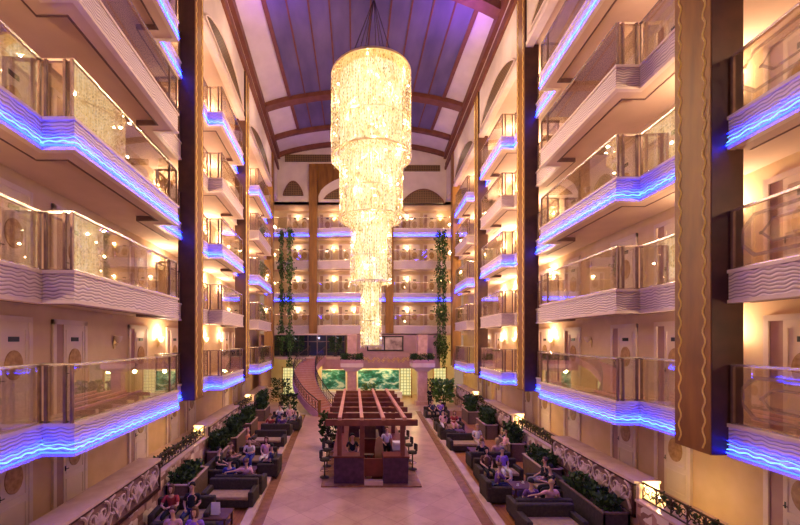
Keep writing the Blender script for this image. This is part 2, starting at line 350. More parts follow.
# back wall
def BX(px, dep=BACKY): return (px - 354.5) / (380 / dep) - .73
def BZ(py, dep=BACKY): return 5.8 + (340 - py) / (380 / dep)
mb = MB(); mb.box(-9.2, 9.4, BACKY, BACKY + .3, 19.2, 25.8); struct(mb, 'wall_back', 'plaster_pale')
mb = MB(); mb.box(-9.8, 9.9, 39.4, 39.6, 6.3, 19.4); struct(mb, 'wall_back_corridor', 'plaster')
mb = MB(); mb.box(-9.8, 9.9, BACKY, 39.6, 19.2, 19.4); struct(mb, 'ceiling_back_corridor', 'soffit')
mb = MB(); mb.box(BX(311), BX(392.5), BACKY - .12, BACKY - .001, 19.3, 23.1); struct(mb, 'wall_panel_back', 'wood')
# central arch niche: pale arch plate with lattice
mb = MB(); pa = [(BX(318.5) + (BX(384) - BX(318.5)) * i / 24, 19.3 + .6 + 1.9 * math.sin(PI * i / 24) ** .6) for i in range(25)]
mb.prism([(BX(318.5), 19.3)] + pa + [(BX(384), 19.3)], 'y', BACKY - .2, BACKY - .12); struct(mb, 'trim_arch_back', 'plaster_pale')
for (x0, x1, z0, h, lb) in ((BX(283.5), BX(303.5), BZ(196), 1.35, 'small half-moon lattice in the far white wall beside the corner'),
                            (BX(324), BX(378), BZ(200), 1.25, 'wide arched lattice inside the far wooden panel behind the chandelier'),
                            (BX(402), BX(444), BZ(204), 1.35, 'broad half-moon lattice in the far wall beyond the chandelier')):
    mb = MB(); mb.prism(arch_pts(x0, x1, z0, h), 'y', BACKY - .26, BACKY - .02, 'lattice')
    mb.tube([(p[0], BACKY - .27, p[1]) for p in arch_pts(x0, x1, z0, h)], .05, 5, 'beam')
    tag(mb.build('lattice_window'), lb, 'lattice')
for x0, x1, y in ((285, 308, 156), (308, 333, 158), (410, 440, 168)):
    pass
mb = MB(); mb.box(BX(285), BX(334), BACKY - .1, BACKY - .01, BZ(162), BZ(155)); tag(mb.build('lattice_strip', 'lattice'), 'long flat lattice strip over the small half-moon lattice', 'lattice')
mb = MB(); mb.box(BX(404), BX(440), BACKY - .1, BACKY - .01, BZ(171.5), BZ(165.5)); tag(mb.build('lattice_strip', 'lattice'), 'long flat lattice strip over the broad half-moon lattice', 'lattice')

# ceiling vault
def vz(x, y):
    e = H(y) - .1; return 23.85 + 1.4 * max(0, 1 - (x / e) ** 2) ** .8
def vault(x0f, x1f, y0, y1, dz, th, name, mat, nx=24, ny=2, parent=None, kind='structure', skew=0):
    mb = MB(); vs = []; 
    for lay in (0, th):
        for j in range(ny + 1):
            for i in range(nx + 1):
                y = y0 + (y1 - y0) * j / ny
                x = x0f(y) + (x1f(y) - x0f(y)) * i / nx
                yy = y + skew * (x / 8)
                vs.append((x, yy, vz(x, yy) + dz + lay))
    n1 = (nx + 1) * (ny + 1); fs = []
    for j in range(ny):
        for i in range(nx):
            a = j * (nx + 1) + i; fs.append((a, a + 1, a + nx + 2, a + nx + 1)); fs.append((n1 + a, n1 + a + nx + 1, n1 + a + nx + 2, n1 + a + 1))
    for i in range(nx):
        fs.append((i, n1 + i, n1 + i + 1, i + 1)); a = ny * (nx + 1) + i; fs.append((a, a + 1, n1 + a + 1, n1 + a))
    for j in range(ny):
        a = j * (nx + 1); fs.append((a, a + nx + 1, n1 + a + nx + 1, n1 + a)); a += nx; fs.append((a, n1 + a, n1 + a + nx + 1, a + nx + 1))
    mb.add(vs, fs); o = mb.build(name, mat, parent)
    if kind: o['kind'] = kind
    return o
vault(lambda y: -H(y) + .1, lambda y: H(y) - .1, 2.5, 37.5, 0, .2, 'ceiling', 'plaster_pale', 40, 6)
for side, nm in ((-1, 'left'), (1, 'right')):
    mb = MB(); mb.sbox(side, 2.5, 37.4, -.72, -.45, 23.6, 24.1); struct(mb, 'trim_edge_' + nm, 'beam')
sky = empty('ceiling_panels', (0, 0, 0)); sky['kind'] = 'structure'
XL, XR, NP = -5.75, 6.15, 10
for y0, y1 in ((3.0, 19.2), (20.6, 29.3), (30.1, 34.0)):
    for i in range(NP):
        xa = XL + (XR - XL) * i / NP + .02; xb = XL + (XR - XL) * (i + 1) / NP - .02
        q = vault(lambda y: xa, lambda y: xb, y0, y1, -.06, .05, 'panel', 'violet', 2, 4, sky, None)
for i in range(NP + 1):
    xa = XL + (XR - XL) * i / NP
    w = .045 if 0 < i < NP else .12
    vault(lambda y: xa - w, lambda y: xa + w, 3, 34.2, -.13, .1, 'trim_rib', 'beam', 1, 4)
for yc, w, sk in ((29.7, .36, 0), (34.15, .2, 0), (37.2, .2, 0)):
    vault(lambda y: -H(y) + .4, lambda y: H(y) - .4, yc - w, yc + w, -.35, .35, 'beam_ceiling', 'beam', 30, 1, skew=sk)
vault(lambda y: -H(y) + .6, lambda y: H(y) - .6, 19.2, 19.9, -.5, .5, 'beam_ceiling', 'beam', 30, 1, skew=1.5)

# ------------------------------------------------------------------ columns
def wave_pts(f, z0, z1, amp=.035, per=.42, step=.07):
    n = int((z1 - z0) / step); return [f(amp * math.sin(2 * PI * (z0 + i * step) / per), z0 + i * step) for i in range(n + 1)]
CN = {(-1, 15.05): 'tall wooden column between the nearest and middle left bays', (-1, 23.6): 'tall wooden column between the middle and farthest left bays',
      (1, 7.9): 'very large wooden column with golden wavy inlay, nearest of all', (1, 17.7): 'tall wooden column between the nearest and middle right bays',
      (1, 25.6): 'tall wooden column between the middle and farthest right bays'}
for side in (-1, 1):
    for s in cols[side]:
        t = empty('column', P(side, s + .47, 0, 3.4), label=CN[(side, s)], cat='column', kind='thing'); inv = Matrix.Translation(-Vector(t.location))
        mb = MB(); mb.sbox(side, s, s + .95, -.56, .12, 3.4, 22.6); o = mb.build('shaft', 'wood', t, bevel=.012); o.data.transform(inv)
        mb = MB(); mb.sbox(side, s - .012, s + .02, -.545, .11, 3.42, 22.5); o = mb.build('painted_shade_face', 'wood_dark_shade', t); o.data.transform(inv)  # camera side coloured dark, painting its shade away from the chandelier
        for ds in (.16, .79):
            mb = MB(); mb.tube(wave_pts(lambda a, z: P(side, s + ds + a, -.565, z), 3.5, 22.4), .021, 4); o = mb.build('wave_inlay', 'gold', t); o.data.transform(inv)
    s = 33.8; nm = 'left' if side < 0 else 'right'
    mb = MB(); mb.sbox(side, s, s + .9, -.56, .2, 3.4, 22.6)
    tag(mb.build('column', 'wood', bevel=.012), 'far wooden corner column where the %s side meets the back wall' % nm, 'column', kind='thing')
for x0, x1, lb in ((BX(309.5), BX(317.5), 'far wooden column in the back wall on the staircase side'), (BX(385), BX(393), 'far wooden column in the back wall behind the chandelier')):
    mb = MB(); mb.box(x0, x1, BACKY - .55, BACKY + .2, 6.4, 22.9); tag(mb.build('column', 'wood', bevel=.012), lb, 'column', kind='thing')

# ------------------------------------------------------------------ balconies
def seg_boxes(mb, T, poly, out, inn, z0, z1, m=None, ext=True):
    def offs(o):
        nr = []
        for (a, b) in zip(poly[:-1], poly[1:]):
            dx, dd = b[0] - a[0], b[1] - a[1]; l = math.hypot(dx, dd); nr.append((dd / l, -dx / l))
        pts = []
        for i, p in enumerate(poly):
            ns = ([nr[i - 1]] if i > 0 else []) + ([nr[i]] if i < len(nr) else [])
            pts.append((p[0] + sum(n[0] for n in ns) * o, p[1] + sum(n[1] for n in ns) * o))
        return pts
    A, B = offs(out), offs(-inn); n = len(poly)
    vs = [T(p[0], p[1], z0) for p in A] + [T(p[0], p[1], z0) for p in B] + [T(p[0], p[1], z1) for p in A] + [T(p[0], p[1], z1) for p in B]
    fs = []
    for i in range(n - 1):
        fs += [(i, i + 1, n + i + 1, n + i), (2 * n + i, 3 * n + i, 3 * n + i + 1, 2 * n + i + 1), (i, 2 * n + i, 2 * n + i + 1, i + 1), (n + i, n + i + 1, 3 * n + i + 1, 3 * n + i)]
    fs += [(0, n, 3 * n, 2 * n), (n - 1, 3 * n - 1, 4 * n - 1, 2 * n - 1)]
    fs[-1] = (n - 1, 2 * n - 1, 4 * n - 1, 3 * n - 1)
    mb.add(vs, fs, m)
def path_pts(poly, step):
    pts = []
    for (a, b) in zip(poly[:-1], poly[1:]):
        dx, dd = b[0] - a[0], b[1] - a[1]; l = math.hypot(dx, dd); n = max(1, int(l / step)); ux, ud = dx / l, dd / l
        for i in range(n + 1):
            t = i / n; pts.append((a[0] + dx * t, a[1] + dd * t, ud, -ux))
    return pts
def led_wave(T, poly, z, amp, per, off, r, step=.055):
    mb = MB(); pts = path_pts(poly, step); out = []; u = 0; prev = None
    for (s, d, ox, od) in pts:
        if prev: u += math.hypot(s - prev[0], d - prev[1])
        prev = (s, d); out.append(T(s + ox * off, d + od * off, z + amp * math.sin(2 * PI * u / per) + amp * .5 * math.sin(2 * PI * u / (per * 2.7))))
    mb.tube(out, r, 4); return mb
def octagon_loop(mb, T, a, b, d, z0, z1, w=.07):
    def oc(a, b, z0, z1, c):
        return [(a + c, z0), (b - c, z0), (b, z0 + c), (b, z1 - c), (b - c, z1), (a + c, z1), (a, z1 - c), (a, z0 + c)]
    p = oc(a, b, z0, z1, .25); q = oc(a + w, b - w, z0 + w, z1 - w, .22)
    for i in range(8):
        j = (i + 1) % 8; mb.add([T(p[i][0], d, p[i][1]), T(p[j][0], d, p[j][1]), T(q[j][0], d, q[j][1]), T(q[i][0], d, q[i][1])], [(0, 1, 2, 3)])
def make_balcony(T, poly, dwall, d_in, blue, label, etched=False, slab0=None, band_h=.62, s_lo=None, s_hi=None):
    """T maps (s,d,z) to world with z measured from the balcony underside."""
    t = empty('balcony', T((poly[0][0] + poly[-1][0]) / 2, 0, 0), label=label, cat='balcony'); base = Vector(t.location); inv = Matrix.Translation(-base)
    def B(mb, name, mat, par=t, **k):
        o = mb.build(name, mat, par, **k); o.data.transform(inv); return o
    # slab: stepped underside that follows the outline
    mb = MB(); lo = s_lo if s_lo is not None else poly[0][0]; hi = s_hi if s_hi is not None else poly[-1][0]
    def bx(s0, s1, d0, d1, z0=0.0):
        if s1 - s0 > .005 and d1 - d0 > .005: mb.hexa([T(s0, d0, z0), T(s1, d0, z0), T(s1, d1, z0), T(s0, d1, z0), T(s0, d0, SLAB), T(s1, d0, SLAB), T(s1, d1, SLAB), T(s0, d1, SLAB)])
    S0, S1, D = poly[0][0], poly[-1][0], poly[0][1]; W = .44
    if len(poly) == 6:
        b0, b1, bd = poly[1][0], poly[4][0], poly[2][1]
        bx(S0, b0 + W, D + .06, D + .5); bx(b1 - W, S1, D + .06, D + .5); bx(b0 + .06, b0 + W, bd + .06, D + .06); bx(b1 - W, b1 - .06, bd + .06, D + .06)
        bx(b0 + W, b1 - W, bd + .06, bd + W); bx(b0 + W, b1 - W, bd + W, D + .5, .15)
    else: bx(S0, S1, D + .06, D + .5)
    bx(lo, hi, D + .5, dwall - .01, .15); bx(lo, S0, .13, D + .5, .15); bx(S1, hi, .13, D + .5, .15)
    B(mb, 'slab', 'soffit')
    mb = MB(); seg_boxes(mb, T, poly, -.455, .50, -.008, .16); B(mb, 'painted_shadow_strip', 'groove_shade')  # dark strip paints the shadow line along the soffit step
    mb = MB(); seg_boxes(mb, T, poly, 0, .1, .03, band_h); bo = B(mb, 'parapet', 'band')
    mb = MB(); seg_boxes(mb, T, poly, .03, .12, -.02, .05); seg_boxes(mb, T, poly, .035, .14, band_h - .02, band_h + .05); B(mb, 'moulding', 'trim')
    mb = MB()
    for (a, b) in zip(poly[:-1], poly[1:]):
        dx, dd = b[0] - a[0], b[1] - a[1]; l = math.hypot(dx, dd)
        if l > 1.0: a2 = (a[0] + dx / l * .06, a[1]); b2 = (b[0] - dx / l * .06, b[1])
        else: a2 = (a[0], a[1] + dd / l * .06); b2 = (b[0], b[1] - dd / l * .06)
        m1 = MB(); seg_boxes(m1, T, [a2, b2], -.04, .052, band_h + .08, 1.84, ext=False); B(m1, 'glass_panel', 'glass')
    mb = MB(); seg_boxes(mb, T, poly, -.02, .085, 1.86, 1.91); B(mb, 'handrail', 'steel')
    mb = MB(); seg_boxes(mb, T, poly, -.025, .07, band_h + .05, band_h + .085); B(mb, 'bottom_rail', 'steel')
    ps = []
    if len(poly) == 6:
        b0, b1, bd = poly[1][0], poly[4][0], poly[2][1]
        ps += [(b0, 0), (b0, bd), (b0, bd * .78), (b0, bd * .2), (b1, bd), (b1 - .55, bd), (b1, 0), (poly[-1][0] - .06, 0), (poly[0][0] + .06, 0)]
    else: ps += [(poly[0][0] + .06, poly[0][1]), (poly[-1][0] - .06, poly[0][1])]
    for (s, d) in ps:
        if abs(s - poly[0][0]) > 30: continue
        mb = MB(); w = .026
        mb.hexa([T(s - w, d + .02, band_h + .04), T(s + w, d + .02, band_h + .04), T(s + w, d + .075, band_h + .04), T(s - w, d + .075, band_h + .04),
                 T(s - w, d + .02, 1.88), T(s + w, d + .02, 1.88), T(s + w, d + .075, 1.88), T(s - w, d + .075, 1.88)])
        B(mb, 'post', 'post')
    if etched:
        for (a, b) in zip(poly[:-1], poly[1:]):
            l = b[0] - a[0]
            if l < 1.5: continue
            n = max(1, int(l / 2.0)); w = l / n
            for i in range(n):
                mb = MB(); octagon_loop(mb, T, a[0] + w * i + .25, a[0] + w * (i + 1) - .25, a[1] + .03, band_h + .22, 1.7); B(mb, 'etched_octagon', 'etch')
                mb = MB(); octagon_loop(mb, T, a[0] + w * i + .6, a[0] + w * (i + 1) - .6, a[1] + .03, band_h + .42, 1.5, .05); B(mb, 'etched_octagon', 'etch')
    if blue:
        B(led_wave(T, poly, .15, .016, .30, .035, .011), 'led_strip', 'led_line')
        B(led_wave(T, poly, .23, .014, .38, .03, .005), 'led_strip', 'led_line')
        B(led_wave(T, poly, .07, 0, 1, .05, .016, .5), 'led_glow_tube', 'led')
        B(led_wave(T, poly, .30, .018, .5, .03, .004), 'led_strip', 'led')
    return t
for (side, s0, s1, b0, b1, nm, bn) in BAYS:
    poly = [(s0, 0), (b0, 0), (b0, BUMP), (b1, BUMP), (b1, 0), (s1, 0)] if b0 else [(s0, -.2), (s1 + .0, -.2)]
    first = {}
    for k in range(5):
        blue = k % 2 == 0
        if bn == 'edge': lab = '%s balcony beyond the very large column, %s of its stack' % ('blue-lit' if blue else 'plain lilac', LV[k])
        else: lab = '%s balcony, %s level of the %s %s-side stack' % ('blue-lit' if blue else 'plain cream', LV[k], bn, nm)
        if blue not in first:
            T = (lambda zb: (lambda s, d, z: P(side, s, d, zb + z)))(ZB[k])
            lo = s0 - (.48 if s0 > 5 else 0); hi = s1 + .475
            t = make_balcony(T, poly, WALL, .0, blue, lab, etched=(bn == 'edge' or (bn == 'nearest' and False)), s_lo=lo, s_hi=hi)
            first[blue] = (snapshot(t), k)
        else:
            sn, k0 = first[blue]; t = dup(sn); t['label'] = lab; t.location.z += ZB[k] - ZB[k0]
            # mesh children keep the parent's inverse, so they follow
# back balconies
BB = [(-9.3, BX(309.5), None, 'beside the staircase corner'), (BX(317.5), BX(385), (BX(332), BX(372)), 'behind the chandelier'), (BX(393), 9.5, None, 'in the far corner beyond the chandelier')]
ZBB = [6.4 + 3.18 * k for k in range(4)]
for (x0, x1, bmp, nm) in BB:
    poly = [(x0, 0), (bmp[0], 0), (bmp[0], -.3), (bmp[1], -.3), (bmp[1], 0), (x1, 0)] if bmp else [(x0, 0), (x1, 0)]
    first = {}
    for k in range(4):
        blue = k % 2 == 1
        lab = '%s back-wall balcony %s, %s of four' % ('blue-lit' if blue else 'plain cream', nm, ['lowest', 'second', 'third', 'highest'][k])
        if blue not in first:
            T = (lambda zb: (lambda s, d, z: (s, BACKY - .1 + d, zb + z)))(ZBB[k])
            t = make_balcony(T, poly, 2.05, 0, blue, lab, band_h=.78, s_lo=x0 - .38 if x0 > -9 else x0, s_hi=x1 + .38 if x1 < 9 else x1); first[blue] = (snapshot(t), k)
        else:
            sn, k0 = first[blue]; t = dup(sn); t['label'] = lab; t.location.z += ZBB[k] - ZBB[k0]

# ------------------------------------------------------------------ doors
def make_door():
    t = empty('door_1'); t['kind'] = 'structure'
    mb = MB(); mb.box(-.72, -.60, -.07, 0, 0, 2.62); mb.box(.60, .72, -.07, 0, 0, 2.62); mb.box(-.72, .72, -.07, 0, 2.5, 2.64); mb.build('door_frame', 'trim', t)
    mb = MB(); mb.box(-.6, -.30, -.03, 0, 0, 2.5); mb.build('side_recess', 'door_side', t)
    mb = MB(); mb.box(-.30, .60, -.05, 0, 0, 2.5)
    for (a, b, c, d) in ((-.22, .52, .15, .8), (-.22, .52, .95, 2.35)):
        mb.box(a, b, -.065, -.05, c, c + .03); mb.box(a, b, -.065, -.05, d - .03, d); mb.box(a, a + .03, -.065, -.05, c, d); mb.box(b - .03, b, -.065, -.05, c, d)
    mb.build('door_leaf', 'door', t)
    mb = MB(); mb.prism([(.15 + .26 * math.cos(2 * PI * i / 28), 1.45 + .36 * math.sin(2 * PI * i / 28)) for i in range(28)], 'y', -.075, -.05); mb.build('medallion', 'medal', t)
    mb = MB(); mb.box(.0, .30, -.07, -.05, 2.02, 2.14); mb.build('number_plate', 'black', t)
    mb = MB(); mb.tube([(-.24, -.06, 1.1), (-.24, -.10, 1.1), (-.16, -.10, 1.1)], .012, 6); mb.box(-.26, -.22, -.065, -.05, 1.04, 1.18); mb.build('handle', 'black', t)
    return t
door0 = snapshot(make_door()); dcount = [0]
def place_door(x, y, z, rz):
    if dcount[0] == 0: o = door0[0]
    else: o = dup(door0)
    dcount[0] += 1; o.name = 'door_%d' % dcount[0]; o.location = (x, y, z); o.rotation_euler = (0, 0, rz)
def make_plain_panel():
    t = empty('wall_panel_1'); t['kind'] = 'structure'
    mb = MB(); mb.box(-.55, .55, -.03, 0, .1, 2.3); mb.build('panel', 'trim', t)
    return t
def make_sconce(lit=True):
    t = empty('wall_sconce')
    mb = MB(); mb.prism([(-.05, -.25), (.05, -.25), (.08, 0), (.05, .1), (-.05, .1), (-.08, 0)], 'y', -.03, 0); mb.tube([(0, -.03, -.1), (0, -.1, -.12), (0, -.12, -.02)], .015, 6); mb.build('bracket', 'brass', t)
    mb = MB(); mb.lathe([(.03, -.04), (.07, .0), (.11, .08), (.14, .2)], 14, (0, -.15, 0)); mb.build('lamp_shade', 'shade_lit' if lit else 'trim', t, smooth=True)
    mb = MB(); mb.lathe([(.001, .05), (.03, .07), (.035, .11), (.02, .15), (.001, .16)], 8, (0, -.15, 0)); mb.build('bulb', 'bulb' if lit else 'white', t)
    return t
sc0 = snapshot(make_sconce()); sc1 = snapshot(make_sconce(False)); scount = [0, 0]
def light(kind, loc, power, color, parent=None, name='lamp_light', **k):
    ld = bpy.data.lights.new(name, kind); ld.energy = power; ld.color = color
    for a, v in k.items(): setattr(ld, a, v)
    o = bpy.data.objects.new(name, ld); C.objects.link(o); o.location = loc
    if parent: o.parent = parent
    return o
WARM = (1, .72, .40)
def place_sconce(x, y, z, rz, label, power=75):
    q = 0 if power else 1; sn = (sc0, sc1)[q]
    o = sn[0] if scount[q] == 0 else dup(sn)
    scount[q] += 1; o.location = (x, y, z); o.rotation_euler = (0, 0, rz); tag(o, label, 'wall lamp', 'wall sconces along the corridors')
    if power: light('POINT', (0, -.24, .3), power, WARM, o, shadow_soft_size=.09)
DOORS = {('left', 'nearest'): [6.9, 9.0, 11.15, 15.0], ('left', 'middle'): [18.2, 20.4], ('left', 'farthest'): [27.0, 29.4, 32],
         ('right', 'edge'): [6.0, 8.25], ('right', 'nearest'): [11.75, 14.05, 17.7], ('right', 'middle'): [20.6, 22.8], ('right', 'farthest'): [28.2, 30.6, 33]}
SCON = {('left', 'nearest'): [5.2, 13.4, 16.7], ('left', 'middle'): [22.6], ('left', 'farthest'): [25.6, 31],
        ('right', 'edge'): [4.6], ('right', 'nearest'): [9.9, 16.2], ('right', 'middle'): [19.6, 24.7], ('right', 'farthest'): [27.0, 32]}
for (side, s0, s1, b0, b1, nm, bn) in BAYS:
    rz = (PI / 2 + SPL) if side < 0 else (-PI / 2 - SPL)
    if side > 0: rz = -PI / 2 - SPL
    for lev in range(-1, 5):
        zf = 1.0 if lev < 0 else ZB[lev] + SLAB
        for s in DOORS[(nm, bn)]:
            x, y, z = P(side, s, WALL - .005, zf); place_door(x, y, z, rz)
        if lev >= 0:
            for i, s in enumerate(SCON[(nm, bn)]):
                x, y, z = P(side, s, WALL - .005, zf + 2.0)
                place_sconce(x, y, z, rz, 'brass wall lamp, %s level, %s %s bay, %s' % (LV[lev], bn, nm, ['nearer', 'second', 'farthest'][i] + ' lamp'), 0 if (bn == 'nearest' and i == 1) else (100, 150, 210, 235, 255)[lev])
for k in range(4):
    zf = ZBB[k] + SLAB
    for i, px in enumerate((294, 303, 326, 345, 362, 402, 413, 430)):
        place_door(BX(px, 39.4), 39.395, zf, 0)
    for i, px in enumerate((298, 334, 354, 407, 440)):
        place_sconce(BX(px, 39.4), 39.395, zf + 1.9, 0, 'tiny wall lamp at the back wall, %s row, number %s along' % (['lowest', 'second', 'third', 'highest'][k], ['one', 'two', 'three', 'four', 'five'][i]), 26)

# ------------------------------------------------------------------ stone walls, relief panels, railings
def spiral(cx, cz, r, turns, start, dirn, n=26):
    return [(cx + r * (1 - .8 * i / n) * math.cos(start + dirn * turns * 2 * PI * i / n), cz + r * (1 - .8 * i / n) * math.sin(start + dirn * turns * 2 * PI * i / n)) for i in range(n + 1)]
def scrolls(mb, side, s0, s1, zc, hh, d, r, unit=1.0, m=None, fan=True, n=5):
    k = max(1, round((s1 - s0) / unit)); w = (s1 - s0) / k
    for i in range(k):
        c = s0 + w * (i + .5)
        for sg in (-1, 1):
            mb.tube([P(side, a, d, b) for a, b in spiral(c + sg * w * .24, zc + hh * .12, hh * .36, 1.4, PI / 2 if sg > 0 else PI / 2, -sg)], [r * (1 - .5 * q / 26) for q in range(27)], n, m)
            mb.tube([P(side, c + sg * w * t * .5, d, zc - hh * .42 + hh * .35 * math.sin(PI * t)) for t in [q / 8 for q in range(9)]], r * .8, n, m)
        if fan:
            for a in range(-2, 3):
                an = PI / 2 + a * .42
                mb.tube([P(side, c, d, zc - hh * .35), P(side, c + math.cos(an) * hh * .3, d, zc - hh * .35 + math.sin(an) * hh * .35), P(side, c + math.cos(an) * hh * .42, d, zc - hh * .35 + math.sin(an) * hh * .62)], [r * .5, r * 1.9, r * .6], n, m)
SECT = {-1: [(3.0, 7.8, 'r'), (7.8, 12.6, 'p'), (12.6, 17.5, 'r'), (17.5, 22.9, 'p'), (22.9, 27.5, 'r'), (27.5, 32.5, 'p')],
        1: [(3.0, 10.6, 'r'), (10.6, 15.5, 'p'), (15.5, 20.2, 'r'), (20.2, 25.0, 'p'), (25.0, 29.0, 'r'), (29.0, 33.5, 'p')]}
ORD = {0: 'first', 1: 'nearest', 2: 'second', 3: 'third', 4: 'fourth', 5: 'farthest'}
for side, nm in ((-1, 'left'), (1, 'right')):
    mb = MB(); mb.sbox(side, 3.0, 36.0, -.25, .4, 0, 1.32); struct(mb, 'wall_stone_' + nm, 'stone')
    for i, (a, b, kd) in enumerate(SECT[side]):
        if kd == 'p':
            t = empty('relief_panel', P(side, (a + b) / 2, -.25, 1.32), label='carved scroll relief panel on the %s stone wall, %s one' % (nm, {1: 'nearest', 3: 'middle', 5: 'farthest'}[i]), cat='relief panel')
            inv = Matrix.Translation(-Vector(t.location))
            def B(mb, n, m): o = mb.build(n, m, t); o.data.transform(inv)
            mb = MB(); mb.sbox(side, a, b, -.25, .40, 1.32, 1.80); B(mb, 'body', 'curb')
            mb = MB(); mb.sbox(side, a - .03, b + .03, -.33, .42, 1.80, 1.88); B(mb, 'top_ledge', 'curb')
            mb = MB(); mb.sbox(side, a + .06, b - .06, -.28, -.25, .92, 1.76); B(mb, 'back_panel', 'relief_back')
            mb = MB(); mb.sbox(side, a, b, -.32, -.25, .84, .94); mb.sbox(side, a, b, -.32, -.25, 1.74, 1.80); mb.sbox(side, a, a + .08, -.32, -.25, .84, 1.8); mb.sbox(side, b - .08, b, -.32, -.25, .84, 1.8); B(mb, 'frame', 'wood_dark_shade')
            mb = MB(); scrolls(mb, side, a + .15, b - .15, 1.36, .78, -.30, .045, .95); B(mb, 'scroll_relief', 'relief')
        else:
            t = empty('iron_railing', P(side, (a + b) / 2, -.15, 1.38), label='low black iron scroll railing on the %s stone wall, %s one' % (nm, {0: 'nearest', 2: 'middle', 4: 'farthest'}[i]), cat='railing')
            inv = Matrix.Translation(-Vector(t.location))
            def B(mb, n, m): o = mb.build(n, m, t); o.data.transform(inv)
            mb = MB(); mb.sbox(side, a + .03, b - .03, -.31, .41, 1.32, 1.385); o = mb.build('ledge', 'curb', t); o.data.transform(inv)
            mb = MB(); mb.sbox(side, a + .05, b - .05, -.12, -.08, 1.82, 1.86); mb.sbox(side, a + .05, b - .05, -.12, -.08, 1.40, 1.43)
            n = int((b - a) / .5)
            for j in range(n + 1):
                s = a + .06 + (b - a - .12) * j / n; mb.sbox(side, s - .012, s + .012, -.115, -.085, 1.385, 1.84)
            B(mb, 'bars', 'iron')
            mb = MB(); scrolls(mb, side, a + .1, b - .1, 1.63, .36, -.10, .018, .5, fan=False, n=4); B(mb, 'scrollwork', 'iron')
            mb = MB()
            for j in range(int((b - a) / .25)):
                c = P(side, a + .15 + j * .25, -.10, 1.50 + .12 * (j % 3)); mb.lathe([(.001, -.03), (.028, 0), (.001, .03)], 6, c)
            B(mb, 'gilt_studs', 'gold')
            # plants in the trough behind the railing
            mb = MB()
            for j in range(int((b - a) * 70)):
                jitter_leaf(mb, P(side, random.uniform(a + .1, b - .1), random.uniform(0, .3), 1.39 + random.random() * .22), random.uniform(.1, .2), (random.gauss(0, .6), random.gauss(0, .6), 1))
            o = mb.build('trough_plants', 'leaf'); tag(o, 'low green planting behind the %s iron railing on the %s stone wall' % ({0: 'nearest', 2: 'middle', 4: 'farthest'}[i], nm), 'plants', kind='stuff')
            if i in (2, 4) or side > 0:
                q = P(side, b - .25, .22, 1.385)
                mb = MB(); mb.lathe([(.0, 0), (.07, 0), (.07, .1), (.05, .12)], 10, q, 'brass'); mb.lathe([(.0, .121), (.045, .121)], 10, q, 'bulb')
                tag(mb.build('ledge_uplight'), 'small glowing uplight at the end of the %s %s railing' % ({0: 'nearest', 2: 'middle', 4: 'farthest'}[i], nm), 'light')
                light('POINT', (q[0], q[1], q[2] + .25), 45, (1, .72, .25), name='uplight', shadow_soft_size=.06)

# ------------------------------------------------------------------ chandelier
CX, CY, EY = .12, 19.6, 5.8
K = 19.6 / 15.4
root = empty('chandelier', (CX, CY, EY - .36), label='huge four-tier golden crystal chandelier hanging down the middle of the atrium', cat='chandelier')
RZ = root.location.z
tiers = [tuple(v * K for v in q) for q in ((1.6, 7.3, 10.6), (1.27, 4.85, 7.5), (.83, 2.3, 4.95), (.42, -.25, 2.4))]
def strand_mesh(r, z0, z1, spacing, seg, w, rnd=.012):
    mb = MB(); n = int(2 * PI * r / spacing)
    for i in range(n):
        a = 2 * PI * i / n + random.uniform(-.2, .2) * spacing / r; rr = r + random.uniform(-rnd, rnd)
        x, y = rr * math.cos(a), rr * math.sin(a); ta, tb = -math.sin(a), math.cos(a); na, nb = math.cos(a), math.sin(a)
        z = z1 - random.random() * seg * .5; end = z0 + random.uniform(-.05, .08)
        while z > end:
            l = seg * random.uniform(.7, 1.1); zm = z - l * .4; zb = z - l
            ww = w * random.uniform(.6, 1.2)
            mb.add([(x, y, z), (x + ta * ww, y + tb * ww, zm), (x + na * ww, y + nb * ww, zm), (x - ta * ww, y - tb * ww, zm), (x - na * ww, y - nb * ww, zm), (x, y, zb)],
                   [(0, 1, 2), (0, 2, 3), (0, 3, 4), (0, 4, 1), (5, 2, 1), (5, 3, 2), (5, 4, 3), (5, 1, 4)])
            z = zb - .01
    return mb
def ring(mb, r, z, h, t, m=None, n=48): mb.lathe([(r - t, z), (r, z), (r, z + h), (r - t, z + h), (r - t, z)], n, m=m)
off = Vector((0, 0, EY)) - Vector((0, 0, RZ))
bulbmb = MB(); bulbmb.lathe([(.001, -.045), (.035, -.03), (.05, 0), (.035, .03), (.001, .045)], 8)
bulb0 = None
